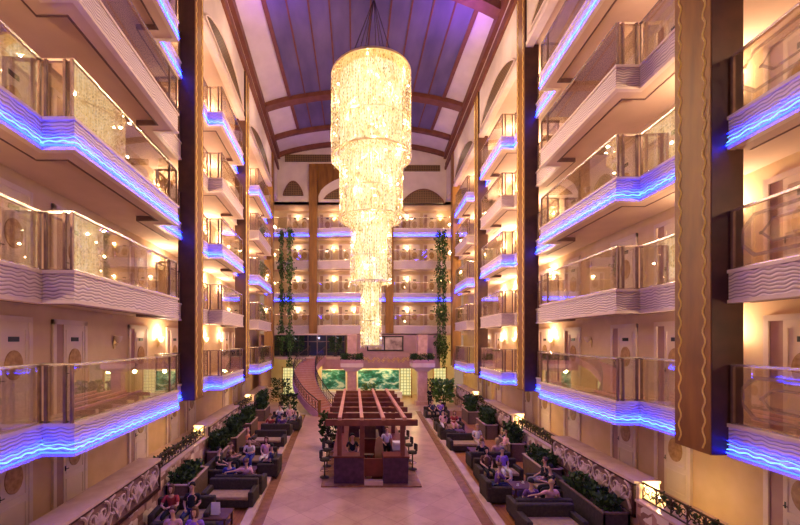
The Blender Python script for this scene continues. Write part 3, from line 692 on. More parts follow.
for ti, (r, z0, z1) in enumerate(tiers):
    dz = off.z
    t = empty('tier', (0, 0, 0)); t.parent = root
    mb = MB(); ring(mb, r + .02, z1 + dz, .10, .08); mb.build('upper_ring', 'brass', t)
    mb = MB(); ring(mb, r + .02, z0 + dz, .05, .05); mb.build('lower_ring', 'brass', t)
    mb = MB(); ring(mb, r + .01, (z0 * .62 + z1 * .38) + dz, .03, .03); mb.build('middle_ring', 'brass', t)
    o = strand_mesh(r, z0 + dz, z1 + dz, .085, .16, .021).build('crystal_strands', 'crystal', t); o['kind'] = 'stuff'
    o = strand_mesh(r * .88, z0 + dz, z1 + dz, .12, .2, .026).build('inner_crystal_strands', 'crystal', t); o['kind'] = 'stuff'
    # underside: radial crystal rows towards the next tier
    if ti < 3:
        r2 = tiers[ti + 1][0]; mb = MB(); nn = int(2 * PI * r / .08)
        for i in range(nn):
            a = 2 * PI * i / nn
            for q in range(6):
                rr = r2 + (r - r2) * (q + .5) / 6; zz = z0 + dz + random.uniform(-.02, .03); w = .026
                c = Vector((rr * math.cos(a), rr * math.sin(a), zz)); mb.lathe([(.001, -.03), (w, 0), (.001, .03)], 4, c)
        o = mb.build('underside_crystals', 'crystal', t); o['kind'] = 'stuff'
    mb = MB(); mb.lathe([(.001, z0 + dz + .06), (r * .74, z0 + dz + .06), (r * .78, z0 + dz + .2), (r * .78, z1 + dz - .05), (.001, z1 + dz)], 40); mb.build('lamp_drum', 'drum', t, smooth=False)
    nb = (16, 12, 8, 4)[ti]
    for i in range(nb):
        a = 2 * PI * (i * .381966); zz = z0 + dz + (z1 - z0) * ((i + .5) / nb)
        if bulb0 is None: b = bulb0 = bulbmb.build('bulb', 'bulb', t, smooth=True)
        else: b = bulb0.copy(); C.objects.link(b); b.parent = t
        b.location = (r * .94 * math.cos(a), r * .94 * math.sin(a), zz)
    pw, npt = ((85, 20), (78, 16), (75, 10), (55, 5))[ti]
    for i in range(npt):
        a = 2 * PI * i * .381966 + ti; zz = z0 + dz + (z1 - z0) * (.08 + .86 * (i + .5) / npt)
        light('POINT', (r * 1.1 * math.cos(a), r * 1.1 * math.sin(a), zz), pw, (1, .70, .40), t, 'bulb_light', shadow_soft_size=.03)
apex = Vector((.15, 0, 17.6 + off.z)); ct = 19.1 + off.z
for i in range(10):
    a = 2 * PI * i / 10; mb = MB(); mb.tube([(1.4 * math.cos(a), 1.4 * math.sin(a), 10.68 * K + off.z), apex], .016, 4); mb.build('cable', 'iron', root)
mb = MB(); mb.tube([apex, (.15, 0, ct)], .035, 6); mb.build('suspension_rod', 'iron', root)
mb = MB(); mb.lathe([(.001, 10.6 * K + off.z), (1.55 * K, 10.6 * K + off.z), (1.6 * K, 10.6 * K + .08 + off.z), (1.4 * K, 10.6 * K + .16 + off.z), (.001, 10.6 * K + .2 + off.z)], 48); mb.build('top_plate', 'brass', root)

# ------------------------------------------------------------------ mezzanine and back of the hall
mb = MB(); mb.box(-9.6, -1.35, 36.1, 46, 3.95, 4.2); struct(mb, 'floor_mezzanine', 'curb')
mb = MB(); mb.box(BX(357, 36), BX(440, 36), 36.0, 36.3, 3.1, 6.4); struct(mb, 'wall_mezzanine', 'mezz')
mb = MB(); mb.box(-9.8, 9.9, 36.0, 39.6, 6.28, 6.42); struct(mb, 'ceiling_mezzanine', 'soffit')
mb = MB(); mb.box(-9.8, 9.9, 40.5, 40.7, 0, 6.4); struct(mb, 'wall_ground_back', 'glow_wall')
mb = MB(); mb.box(-9.8, -1.2, 39.6, 40.5, 6.3, 6.4); mb.box(-9.8, -9.6, 36, 46, 0, 6.4); struct(mb, 'wall_mezzanine_side', 'mezz')
mb = MB(); mb.box(BX(322, 36), BX(362, 36), 36.2, 36.4, 3.0, 3.95); struct(mb, 'wall_fascia_left', 'fascia')
# gilded ornaments on the mezzanine front
mb = MB()
for i in range(9):
    x = BX(366 + i * 5, 36); zc = BZ(359 + 2 * (i % 2), 36)
    for sg in (-1, 1):
        mb.tube([(x + sg * .2 + .16 * (1 - .8 * q / 14) * math.cos(PI / 2 + sg * q / 14 * 8), 35.98, zc + .16 * (1 - .8 * q / 14) * math.sin(PI / 2 + sg * q / 14 * 8)) for q in range(15)], .022, 4)
tag(mb.build('wall_ornament', 'gold'), 'row of gilt scroll ornaments on the mauve wall under the painting', 'ornament')
# painting
t = empty('painting', (BX(385, 36), 35.97, BZ(344, 36)), label='wide framed painting in three panes on the mauve mezzanine wall', cat='painting')
x0, x1, z0, z1 = BX(367, 36) - t.location.x, BX(403.5, 36) - t.location.x, BZ(351, 36) - t.location.z, BZ(336, 36) - t.location.z
mb = MB(); mb.box(x0, x1, -.06, 0, z0, z0 + .12); mb.box(x0, x1, -.06, 0, z1 - .12, z1); 
for f in (0, .46, .96):
    xx = x0 + (x1 - x0) * f; mb.box(xx, xx + .12, -.06, 0, z0, z1)
mb.build('frame', 'black', t); mb = MB(); mb.box(x0 + .1, x1 - .02, -.03, 0, z0 + .1, z1 - .1); mb.build('canvas', 'canvas', t)
# entrance glazing on the mezzanine
t = empty('window_1', (0, 0, 0)); t['kind'] = 'structure'
mb = MB(); mb.box(-9.4, -1.6, 39.0, 39.05, 4.2, 6.3); mb.build('pane', 'dark_glass', t)
mb = MB()
for i in range(9): x = -9.3 + i * .95; mb.box(x - .05, x + .05, 38.94, 39.1, 4.2, 6.3)
mb.box(-9.4, -1.6, 38.94, 39.1, 5.6, 5.68); mb.build('frame', 'post', t)
# pillars with planter bowls
for px, lb in ((352, 'staircase side'), (422, 'side away from the staircase')):
    x = BX(px, 34.2); t = empty('marble_pillar', (x, 34.2, 0), label='pink marble pillar with flared top, %s of the mural wall' % lb, cat='pillar', kind='thing')
    mb = MB(); mb.box(-.62, .62, -.5, .5, 0, .35); mb.build('base', 'pink_marble', t, bevel=.03)
    mb = MB(); mb.box(-.42, .42, -.38, .38, .35, 3.0); mb.box(-.42, .42, -.38, .38, 4.0, 6.3); mb.build('shaft', 'pink_marble', t, bevel=.03)
    mb = MB(); mb.hexa([(-.5, -.45, 3.0), (.5, -.45, 3.0), (.5, .45, 3.0), (-.5, .45, 3.0), (-.95, -.8, 3.4), (.95, -.8, 3.4), (.95, .8, 3.4), (-.95, .8, 3.4)]); mb.box(-1.0, 1.0, -.85, .85, 3.4, 3.75); mb.build('capital', 'trim', t)
    t2 = empty('planter_hedge', (x, 34.2, 3.75), label='dark green hedge planter on top of the pillar, %s' % lb, cat='planter')
    mb = MB(); mb.box(-.98, .98, -.8, -.39, 0, .3); mb.box(-.98, -.43, -.39, .8, 0, .3); mb.box(.43, .98, -.39, .8, 0, .3); mb.build('box', 'fascia', t2)
    mb = MB()
    for i in range(1500):
        a = random.uniform(-.98, .98); b_ = random.uniform(-.85, .8)
        if abs(a) < .42 and abs(b_) < .38: continue
        jitter_leaf(mb, (a, b_, .25 + random.random() * .55), .16)
    o = mb.build('foliage', 'leaf', t2); o['kind'] = 'stuff'
# murals on the ground floor
for a, b, lb in ((322, 345.5, 'green landscape mural beside the curved staircase'), (358, 399, 'longer green landscape mural behind the pergola bar')):
    dep = 38; x0, x1 = BX(a, dep), BX(b, dep); t = empty('mural', ((x0 + x1) / 2, dep, BZ(389, dep)), label=lb, cat='mural'); w = (x1 - x0) / 2; h = BZ(370, dep) - BZ(389, dep)
    mb = MB(); mb.box(-w, w, 0, .05, 0, h); mb.build('picture', 'mural', t)
    mb = MB(); mb.box(-w - .06, w + .06, -.03, .06, -.08, 0); mb.box(-w - .06, w + .06, -.03, .06, h, h + .08); mb.box(-w - .06, -w, -.03, .06, 0, h); mb.box(w, w + .06, -.03, .06, 0, h); mb.build('frame', 'white', t)
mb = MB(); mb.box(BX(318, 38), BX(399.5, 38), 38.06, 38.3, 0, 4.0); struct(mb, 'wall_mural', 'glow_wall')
mb = MB(); mb.box(BX(318, 37.5), BX(402, 37.5), 37.2, 38.04, 0, .75); struct(mb, 'trim_mural_base', 'white', bevel=.03)
for i, (a, b, dep) in enumerate(((400, 411, 38.2), (283, 297, 38.2), (434, 446, 38.0))):
    t = empty('window_%d' % (i + 2), (0, 0, 0)); t['kind'] = 'structure'
    mb = MB(); mb.box(BX(a, dep), BX(b, dep), dep, dep + .08, .25, 3.0); mb.build('pane', 'grid_window', t)
    mb = MB(); mb.box(BX(a, dep) - .1, BX(a, dep), dep - .05, dep + .1, 0, 3.1); mb.box(BX(b, dep), BX(b, dep) + .1, dep - .05, dep + .1, 0, 3.1); mb.build('frame', 'wood', t)
for x in (-6.5, -3, 0, 2.5, 5.2, 7.5):
    mb = MB(); mb.lathe([(.0, 0), (.16, 0), (.16, .05), (.0, .05)], 16, (x, 35.6 if x > -2 else 36.6, 3.04 if abs(x) < 3 else 3.04))
    light('POINT', (x, 36.9, 2.85), 60, (1, .80, .30), name='hall_downlight', shadow_soft_size=.15)
for x in (-7, -4.5, -2.5): light('POINT', (x, 37.8, 6.0), 14, (.75, .7, 1), name='mezzanine_downlight', shadow_soft_size=.1)

# curved staircase
SP = [(-4.25, 36.3, 4.2), (-4.95, 34.7, 3.45), (-5.1, 33.2, 2.7), (-4.85, 32.0, 2.0), (-4.3, 31.0, 1.35), (-3.6, 30.2, .7), (-2.75, 29.6, 0.0)]
def cat(pts, t):
    n = len(pts) - 1; x = min(max(t * n, 0), n - 1e-6); i = int(x); f = x - i
    p = [Vector(pts[max(0, min(n, j))]) for j in (i - 1, i, i + 1, i + 2)]
    return .5 * ((2 * p[1]) + (p[2] - p[0]) * f + (2 * p[0] - 5 * p[1] + 4 * p[2] - p[3]) * f * f + (3 * p[1] - p[0] - 3 * p[2] + p[3]) * f ** 3)
t = empty('staircase', (-2.75, 29.6, 0), label='curved terracotta staircase sweeping down from the mezzanine', cat='staircase'); inv = Matrix.Translation(-Vector(t.location))
NS = 25; mb = MB(); edge = []
for i in range(NS + 1):
    a = i / NS; c = cat(SP, a); d = cat(SP, min(1, a + .02)) - cat(SP, max(0, a - .02)); d.z = 0; d.normalize(); nrm = Vector((-d.y, d.x, 0)); w = .85 + .25 * a
    edge.append((c + nrm * w, c - nrm * w))
for i in range(NS):
    z = 4.2 * (1 - (i + 1) / NS) + .0; z1 = z + 4.2 / NS; l0, r0 = edge[i]; l1, r1 = edge[i + 1]
    zb = max(0, z - .35)
    q = [(l0.x, l0.y), (r0.x, r0.y), (r1.x, r1.y), (l1.x, l1.y)]
    mb.hexa([(x, y, zb) for x, y in q] + [(x, y, z1 - .02) for x, y in q], 'stair' if True else None)
    n2 = [((q[0][0] + q[3][0]) / 2, (q[0][1] + q[3][1]) / 2)]
    f = .25
    qq = [(q[0][0] + (q[3][0] - q[0][0]) * (1 - f), q[0][1] + (q[3][1] - q[0][1]) * (1 - f)), (q[1][0] + (q[2][0] - q[1][0]) * (1 - f), q[1][1] + (q[2][1] - q[1][1]) * (1 - f)), q[2], q[3]]
    mb.hexa([(x, y, z1 - .02) for x, y in qq] + [(x, y, z1 + .004) for x, y in qq], 'curb')
o = mb.build('steps', None, t); o.data.transform(inv)
for sd in (0, 1):
    ed = [Vector((e[sd].x, e[sd].y, 4.2 * (1 - i / NS))) for i, e in enumerate(edge)]
    mb = MB()
    for i in range(NS):
        a, b = ed[i], ed[i + 1]; u = Vector((b.y - a.y, a.x - b.x, 0)).normalized() * .05
        mb.hexa([a - u + Vector((0, 0, -.45)), b - u + Vector((0, 0, -.45)), b + u + Vector((0, 0, -.45)), a + u + Vector((0, 0, -.45)), a - u + Vector((0, 0, .12)), b - u + Vector((0, 0, .12)), b + u + Vector((0, 0, .12)), a + u + Vector((0, 0, .12))])
    o = mb.build('stringer', 'fascia', t); o.data.transform(inv)
    mb = MB(); mb.tube([p + Vector((0, 0, 1.02)) for p in ed], .045, 6); mb.tube([p + Vector((0, 0, .2)) for p in ed], .02, 5)
    for i in range(0, NS + 1): mb.tube([ed[i] + Vector((0, 0, .1)), ed[i] + Vector((0, 0, 1.02))], .014, 4)
    for i in range(0, NS, 1):
        a, b = ed[i], ed[i + 1]; c = (a + b) / 2 + Vector((0, 0, .6)); u = (b - a).normalized()
        mb.tube([c + u * (.13 * math.cos(q)) + Vector((0, 0, .26 * math.sin(q))) for q in [2 * PI * k / 10 for k in range(10)]], .016, 4, closed=True)
    o = mb.build('handrail', 'iron', t); o.data.transform(inv)
for sd in (0, 1):
    e = edge[-1][sd]; mb = MB(); mb.box(e.x - .1, e.x + .1, e.y - .1, e.y + .1, 0, 1.2); mb.box(e.x - .13, e.x + .13, e.y - .13, e.y + .13, 1.2, 1.27)
    o = mb.build('newel_post', 'wood', t); o.data.transform(inv)

# ------------------------------------------------------------------ vines, plants
def vine(x, y, ztop, zbot, w, label, seed, dens=150):
    random.seed(seed); mb = MB(); z = ztop
    while z > zbot:
        k = .5 + .5 * math.sin(z * 1.98 + seed)
        for j in range(int(dens * .12 * (0.25 + k))):
            jitter_leaf(mb, (x + random.gauss(0, w * (.25 + .45 * k)), y + random.gauss(0, .12), z + random.uniform(-.1, .1)), random.uniform(.14, .26), (random.gauss(0, .6), random.gauss(0, .6), -1), random.choice(['leaf', 'leaf', 'leaf_l']))
        z -= .12
    for q in range(3): mb.tube([(x + (q - 1) * w * .5, y, ztop + .2), (x + (q - 1) * w * .5, y, zbot + .3)], .012, 4, 'leaf')
    tag(mb.build('hanging_vine'), label, 'hanging plant')
vine(BX(281.5, 36.2), 36.2, 16.2, 4.5, .24, 'long hanging green vine in the staircase-side far corner, outer strand', 1)
vine(BX(289.5, 35.4), 35.4, 16.2, 3.4, .32, 'long hanging green vine in the staircase-side far corner, inner strand', 2)
vine(BX(439, 35.8), 35.8, 16.0, 4.0, .30, 'long hanging green vine in the opposite far corner, strand toward the chandelier', 3)
vine(BX(444, 35.4), 35.4, 16.0, 3.2, .28, 'long hanging green vine in the opposite far corner, strand against the column', 4)
def plant_bush(x, y, z, r, h, name, label, cat='plant', n=260, pot=True, leafm='leaf', size=.22, seed=0):
    random.seed(seed + int(x * 100) + int(y * 10)); t = empty(name, (x, y, z), label=label, cat=cat)
    zb = .35 if pot else 0
    if pot:
        mb = MB(); mb.lathe([(.0, 0), (.16, 0), (.22, .32), (.24, .36), (.2, .36), (.18, .3), (0, .3)], 14); mb.build('pot', 'planter_dark', t, smooth=False)
    mb = MB()
    for i in range(6): a = i * 1.05; mb.tube([(0, 0, zb), (.3 * r * math.cos(a), .3 * r * math.sin(a), zb + h * .4), (.75 * r * math.cos(a), .75 * r * math.sin(a), zb + h * .8)], .014, 4)
    mb.build('stems', 'leaf', t)
    mb = MB()
    for i in range(n):
        a = random.uniform(0, 2 * PI); rr = r * math.sqrt(random.random()); zz = zb + h * (random.random() ** .7)
        jitter_leaf(mb, (rr * math.cos(a), rr * math.sin(a), zz), size * random.uniform(.7, 1.3), (math.cos(a) + random.gauss(0, .4), math.sin(a) + random.gauss(0, .4), .6))
    o = mb.build('foliage', leafm, t); o['kind'] = 'stuff'; return t
def box_planter(side, s0, s1, d0, d1, h, label, mat='planter', ph=.4, n=500):
    t = empty('box_planter', P(side, (s0 + s1) / 2, (d0 + d1) / 2, .02), label=label, cat='planter'); inv = Matrix.Translation(-Vector(t.location))
    mb = MB(); w = .06
    mb.sbox(side, s0, s1, d0, d0 + w, .02, h); mb.sbox(side, s0, s1, d1 - w, d1, .02, h); mb.sbox(side, s0, s0 + w, d0, d1, .02, h); mb.sbox(side, s1 - w, s1, d0, d1, .02, h); mb.sbox(side, s0 + w, s1 - w, d0 + w, d1 - w, .03, h - .1)
    o = mb.build('box', mat, t); o.data.transform(inv)
    mb = MB(); mb.sbox(side, s0 - .03, s1 + .03, d0 - .03, d0 + w, h, h + .04); mb.sbox(side, s0 - .03, s1 + .03, d1 - w, d1 + .02, h, h + .04); mb.sbox(side, s0 - .03, s0 + w, d0, d1, h, h + .04); mb.sbox(side, s1 - w, s1 + .03, d0, d1, h, h + .04)
    o = mb.build('rim', 'curb' if mat == 'planter' else 'planter', t); o.data.transform(inv)
    mb = MB()
    for i in range(n):
        jitter_leaf(mb, P(side, random.uniform(s0 + .12, s1 - .12), random.uniform(d0 + .1, d1 - .1), h - .08 + random.random() * ph), random.uniform(.12, .26), (random.gauss(0, .8), random.gauss(0, .8), .8))
    o = mb.build('foliage', 'leaf', t); o.data.transform(inv); o['kind'] = 'stuff'
box_planter(-1, 12.9, 14.8, -1.15, -.35, .85, 'long box planter with green shrubs nearest the camera against the left stone wall')
box_planter(-1, 16.9, 18.3, -1.1, -.35, .8, 'box planter with bushy plants behind the dark-clad seated group on the left', ph=.8, n=700)
box_planter(-1, 19.3, 21.4, -1.1, -.35, .8, 'box planter with tall shrubs midway along the left stone wall', ph=.9, n=900)
box_planter(-1, 22.6, 24.6, -1.1, -.35, .8, 'box planter with shrubs beyond the midway one on the left', ph=.9, n=800)
box_planter(-1, 27, 29.3, -1.1, -.35, .8, 'farthest box planter by the staircase foot', ph=1.2, n=900)
box_planter(1, 10.7, 13.2, -1.1, -.35, .9, 'dark box planter with low plants under the nearest right relief panel', 'planter_dark')
box_planter(1, 14.5, 16.5, -1.1, -.35, .85, 'box planter with green plants beside the black-clad sitters', ph=.5)
box_planter(1, 18.0, 19.6, -1.1, -.35, .85, 'box planter with shrubs in the middle of the right stone wall', ph=.8, n=700)
box_planter(1, 22.0, 24.0, -1.1, -.35, .85, 'box planter with dense shrubs farther along the right stone wall', ph=.9, n=800)
box_planter(1, 26.0, 28.0, -1.1, -.35, .85, 'farthest box planter along the right stone wall', ph=1.0, n=800)
plant_bush(-1.95, 20.3, 0, .55, 1.5, 'potted_plant', 'dark potted shrub at the bar corner beyond the stools', n=500)
plant_bush(-5.75, 29.3, 0, .5, 1.3, 'potted_plant', 'potted plant at the foot of the curved staircase', n=350)
plant_bush(-7.2, 33.5, 0, .8, 2.0, 'potted_plant', 'tall potted plant in the far corner behind the staircase', n=500)
plant_bush(-7.7, 37.6, 4.2, .8, 1.7, 'potted_plant', 'big potted plant on the mezzanine in the corner under the vines', n=500)
plant_bush(-6.3, 36.9, 4.2, .6, 1.6, 'potted_plant', 'potted plant on the mezzanine next to the stair head', n=400)
plant_bush(-2.6, 37.0, 4.2, .6, 1.5, 'potted_plant', 'potted plant on the mezzanine between stair head and pillar', n=400)
plant_bush(7.0, 33.0, 0, .7, 1.9, 'potted_plant', 'arching potted palm at the far end of the right seating', n=300, size=.45, leafm='leaf_l')
plant_bush(6.2, 35.2, 0, .45, 1.8, 'potted_plant', 'dark potted plant beside the far marble pillar', n=300)
plant_bush(.55, 33.5, 0, .6, 1.6, 'potted_plant', 'light green potted plant in front of the longer mural', n=300, leafm='leaf_l')

# ------------------------------------------------------------------ furniture
def bevbox(mb, *a): mb.box(*a)
def make_sofa(w=1.7):
    t = empty('sofa')
    mb = MB(); mb.box(-w / 2, w / 2, -.42, .42, .08, .34); mb.build('base', 'sofa', t, bevel=.03)
    mb = MB(); mb.box(-w / 2 + .16, w / 2 - .16, -.44, .26, .34, .46); mb.build('seat_cushion', 'cushion', t, bevel=.04)
    mb = MB(); mb.box(-w / 2, w / 2, .26, .46, .3, .82); mb.build('backrest', 'sofa', t, bevel=.05)
    for sg in (-1, 1): mb = MB(); x = sg * (w / 2 - .08); mb.box(x - .09, x + .09, -.44, .44, .1, .62); mb.build('armrest', 'sofa', t, bevel=.04)
    for sx in (-1, 1):
        for sy in (-1, 1): mb = MB(); x, y = sx * (w / 2 - .1), sy * .34; mb.box(x - .03, x + .03, y - .03, y + .03, 0, .09); mb.build('leg', 'table', t)
    return t
sofa0 = snapshot(make_sofa(1.75)); chair_s = snapshot(make_sofa(.85)); used = set()
def put(snap, x, y, rz, label, cat, group=None, z=.02):
    o = snap[0] if id(snap) not in used else dup(snap); used.add(id(snap))
    o.location = (x, y, z); o.rotation_euler = (0, 0, rz); tag(o, label, cat, group); return o
chair_s[0].name = 'armchair'
# local -Y is the direction a sitter looks; rz=0 faces the camera
put(sofa0, -5.05, 13.3, 0, 'empty dark sofa with tan seat facing the camera, nearest on the left', 'sofa')
put(sofa0, -5.0, 14.35, PI, 'dark sofa back to back behind the nearest empty left sofa', 'sofa')
put(sofa0, -5.2, 17.3, 0, 'dark sofa under the white-shirted and striped sitters on the left', 'sofa')
put(sofa0, -6.25, 15.9, PI / 2, 'dark sofa against the left wall under the dark-clad sitter', 'sofa')
put(sofa0, -5.35, 20.6, 0, 'empty dark sofa midway down the left seating', 'sofa')
put(sofa0, -5.4, 22.9, PI, 'dark sofa turned away in the left seating beyond the midway one', 'sofa')
put(sofa0, -5.5, 26.0, 0, 'farthest dark sofa of the left seating, near the stairs', 'sofa')
put(sofa0, -5.4, 10.0, 0, 'dark sofa at the bottom edge under the violet-shirted sitter', 'sofa')
put(sofa0, -6.0, 11.7, .1, 'dark sofa between the nearest box planter and the reading couple', 'sofa')
put(sofa0, 5.05, 11.2, 0, 'big dark sofa with tan seat nearest on the right', 'sofa')
put(sofa0, 5.2, 12.25, PI, 'dark sofa back to back behind the nearest right sofa', 'sofa')
put(sofa0, 5.15, 15.6, 0, 'dark sofa under the violet-striped sitter with white trousers', 'sofa')
put(sofa0, 6.35, 13.9, -PI / 2, 'dark sofa along the right wall under the black-clad pair', 'sofa')
put(sofa0, 5.05, 19.9, 0, 'empty dark sofa midway down the right seating', 'sofa')
put(sofa0, 5.3, 17.2, PI, 'dark sofa turned away under the pink-shirted right sitters', 'sofa')
put(sofa0, 5.2, 23.9, 0, 'dark sofa beyond the midway empty one on the right', 'sofa')
put(sofa0, 5.3, 28.0, 0, 'farthest dark sofa of the right seating', 'sofa')
put(chair_s, 4.35, 13.7, PI / 2, 'dark armchair on the curb side under the violet sitter', 'armchair')
put(chair_s, -4.35, 16.2, -PI / 2, 'dark armchair on the curb side of the left sitting group', 'armchair')
put(chair_s, 4.6, 22.0, PI / 2, 'dark armchair on the curb side farther down the right', 'armchair')
put(chair_s, -4.6, 24.4, -PI / 2, 'dark armchair on the curb side farther down the left', 'armchair')
def make_table():
    t = empty('coffee_table'); mb = MB(); mb.box(-.38, .38, -.38, .38, .44, .49); mb.build('tabletop', 'table', t, bevel=.01)
    for sx in (-1, 1):
        for sy in (-1, 1): mb = MB(); mb.box(sx * .32 - .03, sx * .32 + .03, sy * .32 - .03, sy * .32 + .03, 0, .44); mb.build('leg', 'table', t)
    mb = MB(); mb.box(-.32, .32, -.32, .32, .15, .18); mb.build('shelf', 'table', t); return t
tab0 = snapshot(make_table())
put(tab0, -5.15, 15.6, 0, 'square coffee table amid the left group with white-shirted sitter', 'table')
put(tab0, -4.9, 11.6, 0, 'square coffee table carrying the white menu card', 'table')
put(tab0, -5.3, 24.6, 0, 'square coffee table in the far left group', 'table')
put(tab0, 5.35, 13.9, 0, 'square coffee table between violet sitter and black-clad pair', 'table')
put(tab0, 5.2, 18.4, 0, 'square coffee table behind the midway empty right sofa', 'table')
put(tab0, 5.3, 22.3, 0, 'square coffee table in the far right group', 'table')
# menu cards, cups, glasses
t = empty('menu_card', (-4.95, 11.55, .51), label='white folded menu card standing on the near left coffee table', cat='menu card')
mb = MB(); mb.hexa([(-.13, -.06, 0), (.13, -.06, 0), (.13, -.05, 0), (-.13, -.05, 0), (-.13, -.008, .36), (.13, -.008, .36), (.13, .002, .36), (-.13, .002, .36)]); mb.build('front_leaf', 'white', t)
mb = MB(); mb.hexa([(-.13, .05, 0), (.13, .05, 0), (.13, .06, 0), (-.13, .06, 0), (-.13, -.002, .36), (.13, -.002, .36), (.13, .008, .36), (-.13, .008, .36)]); mb.build('back_leaf', 'white', t)
def make_cup():
    mb = MB(); mb.lathe([(.0, 0), (.05, .0), (.055, .01), (.028, .012), (.038, .07), (.034, .07), (.024, .02), (0, .02)], 12, m='white'); return mb.build('cup', None, smooth=False)
cup0 = make_cup(); first = True
for x, y, lb in ((-5.3, 15.5, 'white cup on the left group coffee table, nearer edge'), (-5.05, 15.8, 'white cup on the left group coffee table, farther edge'), (5.2, 13.8, 'white cup near the violet sitter'),
                 (5.5, 14.05, 'white cup near the black-clad pair'), (5.3, 18.4, 'white cup on the middle right coffee table'), (-5.2, 24.6, 'white cup on the far left coffee table')):
    o = cup0 if first else cup0.copy(); 
    if not first: C.objects.link(o)
    first = False; o.location = (x, y, .51); tag(o, lb, 'cup')

# ------------------------------------------------------------------ bar with pergola
PX0, PX1, PY0, PY1 = -1.55, 1.42, 15.2, 22.9
t = empty('pergola', (-.07, 19, 0), label='dark wooden pergola of crossing beams over the central bar', cat='pergola'); inv = Matrix.Translation(-Vector(t.location))
def B(mb, n, m=None, **k): o = mb.build(n, m, t, **k); o.data.transform(inv); return o
for y in (15.3, 19.0, 22.6):
    for x in ((-1.33, 1.2) if y != 15.3 else (-1.33, -.42, 1.2)):
        mb = MB(); w = .09; mb.box(x - w, x + w, y - w, y + w, .06, 2.55); B(mb, 'post', 'pergola', bevel=.01)
nb = 7
for i in range(nb):
    y = 14.65 + (23.1 - 14.65) * i / (nb - 1); mb = MB(); mb.box(-1.85, 1.7, y - .07, y + .07, 2.5, 2.72 if i else 2.74); B(mb, 'cross_beam', 'pergola', bevel=.01)
for x in (-1.3, -.45, .38, 1.2):
    mb = MB(); mb.box(x - .07, x + .07, 14.55, 23.2, 2.72, 2.84); B(mb, 'long_beam', 'pergola_l', bevel=.01)
t = empty('bar_counter', (-.07, 15.2, 0), label='dark purple bar counter with raised plinth under the pergola', cat='bar counter'); inv = Matrix.Translation(-Vector(t.location))
mb = MB(); mb.box(-2.05, 1.92, 14.95, 23.2, 0, .06); B(mb, 'plinth', 'strip')
mb = MB()
for a, b in ((PX0, -.36), (.42, PX1)): mb.box(a, b, 15.2, 15.75, .06, 1.1)
mb.box(PX0, PX0 + .5, 15.75, 22.9, .06, 1.1); mb.box(PX1 - .5, PX1, 15.75, 22.9, .06, 1.1); mb.box(PX0, PX1, 22.4, 22.9, .06, 1.1); B(mb, 'body', 'bar')
mb = MB()
for a, b in ((PX0 - .05, -.36), (.42, PX1 + .05)): mb.box(a, b, 15.13, 15.8, 1.1, 1.16)
mb.box(PX0 - .08, PX0 + .52, 15.8, 22.9, 1.1, 1.16); mb.box(PX1 - .52, PX1 + .08, 15.8, 22.9, 1.1, 1.16); B(mb, 'worktop', 'bar_red')
mb = MB(); mb.box(-.36, .42, 15.35, 15.45, .3, 1.0); B(mb, 'gate', 'bar_red'); mb = MB(); mb.box(-.34, .4, 15.0, 15.3, .06, .2); B(mb, 'step', 'curb')
# back-bar island
t = empty('back_bar_cabinet', (0, 19.2, .06), label='mahogany bottle cabinet in the middle of the bar', cat='cabinet')
mb = MB(); mb.box(-.45, .45, -.9, .9, 0, .95); mb.build('body', 'bar_red', t)
mb = MB(); mb.box(-.5, .5, -.95, .95, .95, 1.0); mb.box(-.3, .3, -.8, .8, 1.3, 1.33); mb.box(-.3, .3, -.8, -.77, 1.0, 1.6); mb.box(-.3, .3, .77, .8, 1.0, 1.6); mb.build('shelf', 'table', t)
def bottle_mesh(cm):
    mb = MB(); mb.lathe([(0, 0), (.036, 0), (.038, .18), (.014, .24), (.013, .30), (0, .30)], 8, m=cm); return mb.build('bottle', None)
bm_ = [bottle_mesh(c) for c in ('dark_glass', 'tan', 'white')]; q = 0
for j, (zz) in enumerate((1.06, 1.39)):
    for i in range(9):
        src = bm_[(i + j) % 3]; o = src if (q < 3 and not src.get('category')) else src.copy()
        if o is not src: C.objects.link(o)
        q += 1; o.location = (-.2 + .2 * ((i * 7) % 3), 18.5 + i * .16, zz)
        tag(o, 'bottle on the %s shelf of the bar cabinet' % ('lower', 'upper')[j], 'bottle', 'bottles on the %s bar shelf' % ('lower', 'upper')[j])
mb = MB(); mb.box(-.24, .24, 0, .3, 0, .35); mb.box(-.2, .2, -.08, 0, .22, .34); o = mb.build('coffee_machine', 'white', loc=(1.12, 15.95, 1.16), bevel=.02); tag(o, 'pale coffee machine on the bar top on the opening side', 'coffee machine')
mb = MB(); mb.prism([(-.16, 0), (.16, 0), (.19, .7), (.13, 1.15), (0, 1.25), (-.13, 1.15), (-.19, .7)], 'y', -.03, .03); o = mb.build('wooden_board', 'tan', loc=(.30, 15.95, .5)); tag(o, 'tall tan rounded board standing in the bar opening', 'board')
o['label'] = 'tall tan rounded board standing in the bar opening'
mb = MB(); mb.box(-.3, .3, -.3, .3, 0, .43); tag(mb.build('crate', 'bar_red', loc=(.28, 16.0, .07)), 'dark red crate under the tan board in the bar', 'crate')
mb = MB()
for sg in (-1, 1): mb.tube([(sg * .16, 0, .0), (-sg * .14, 0, .9)], .025, 6); mb.tube([(sg * .16, .22, .0), (-sg * .14, .22, .9)], .025, 6)
mb.box(-.2, .2, 0, .24, .9, .93); tag(mb.build('folding_stand', 'iron', loc=(-.12, 15.9, .66 - .6)), 'dark crossed-leg folding tray stand in the bar opening', 'stand')
mb = MB(); mb.box(-.16, .16, -.01, .01, 0, .26); tag(mb.build('price_board', 'white', loc=(-.95, 22.55, 1.17)), 'small white board standing on the far bar counter', 'board')
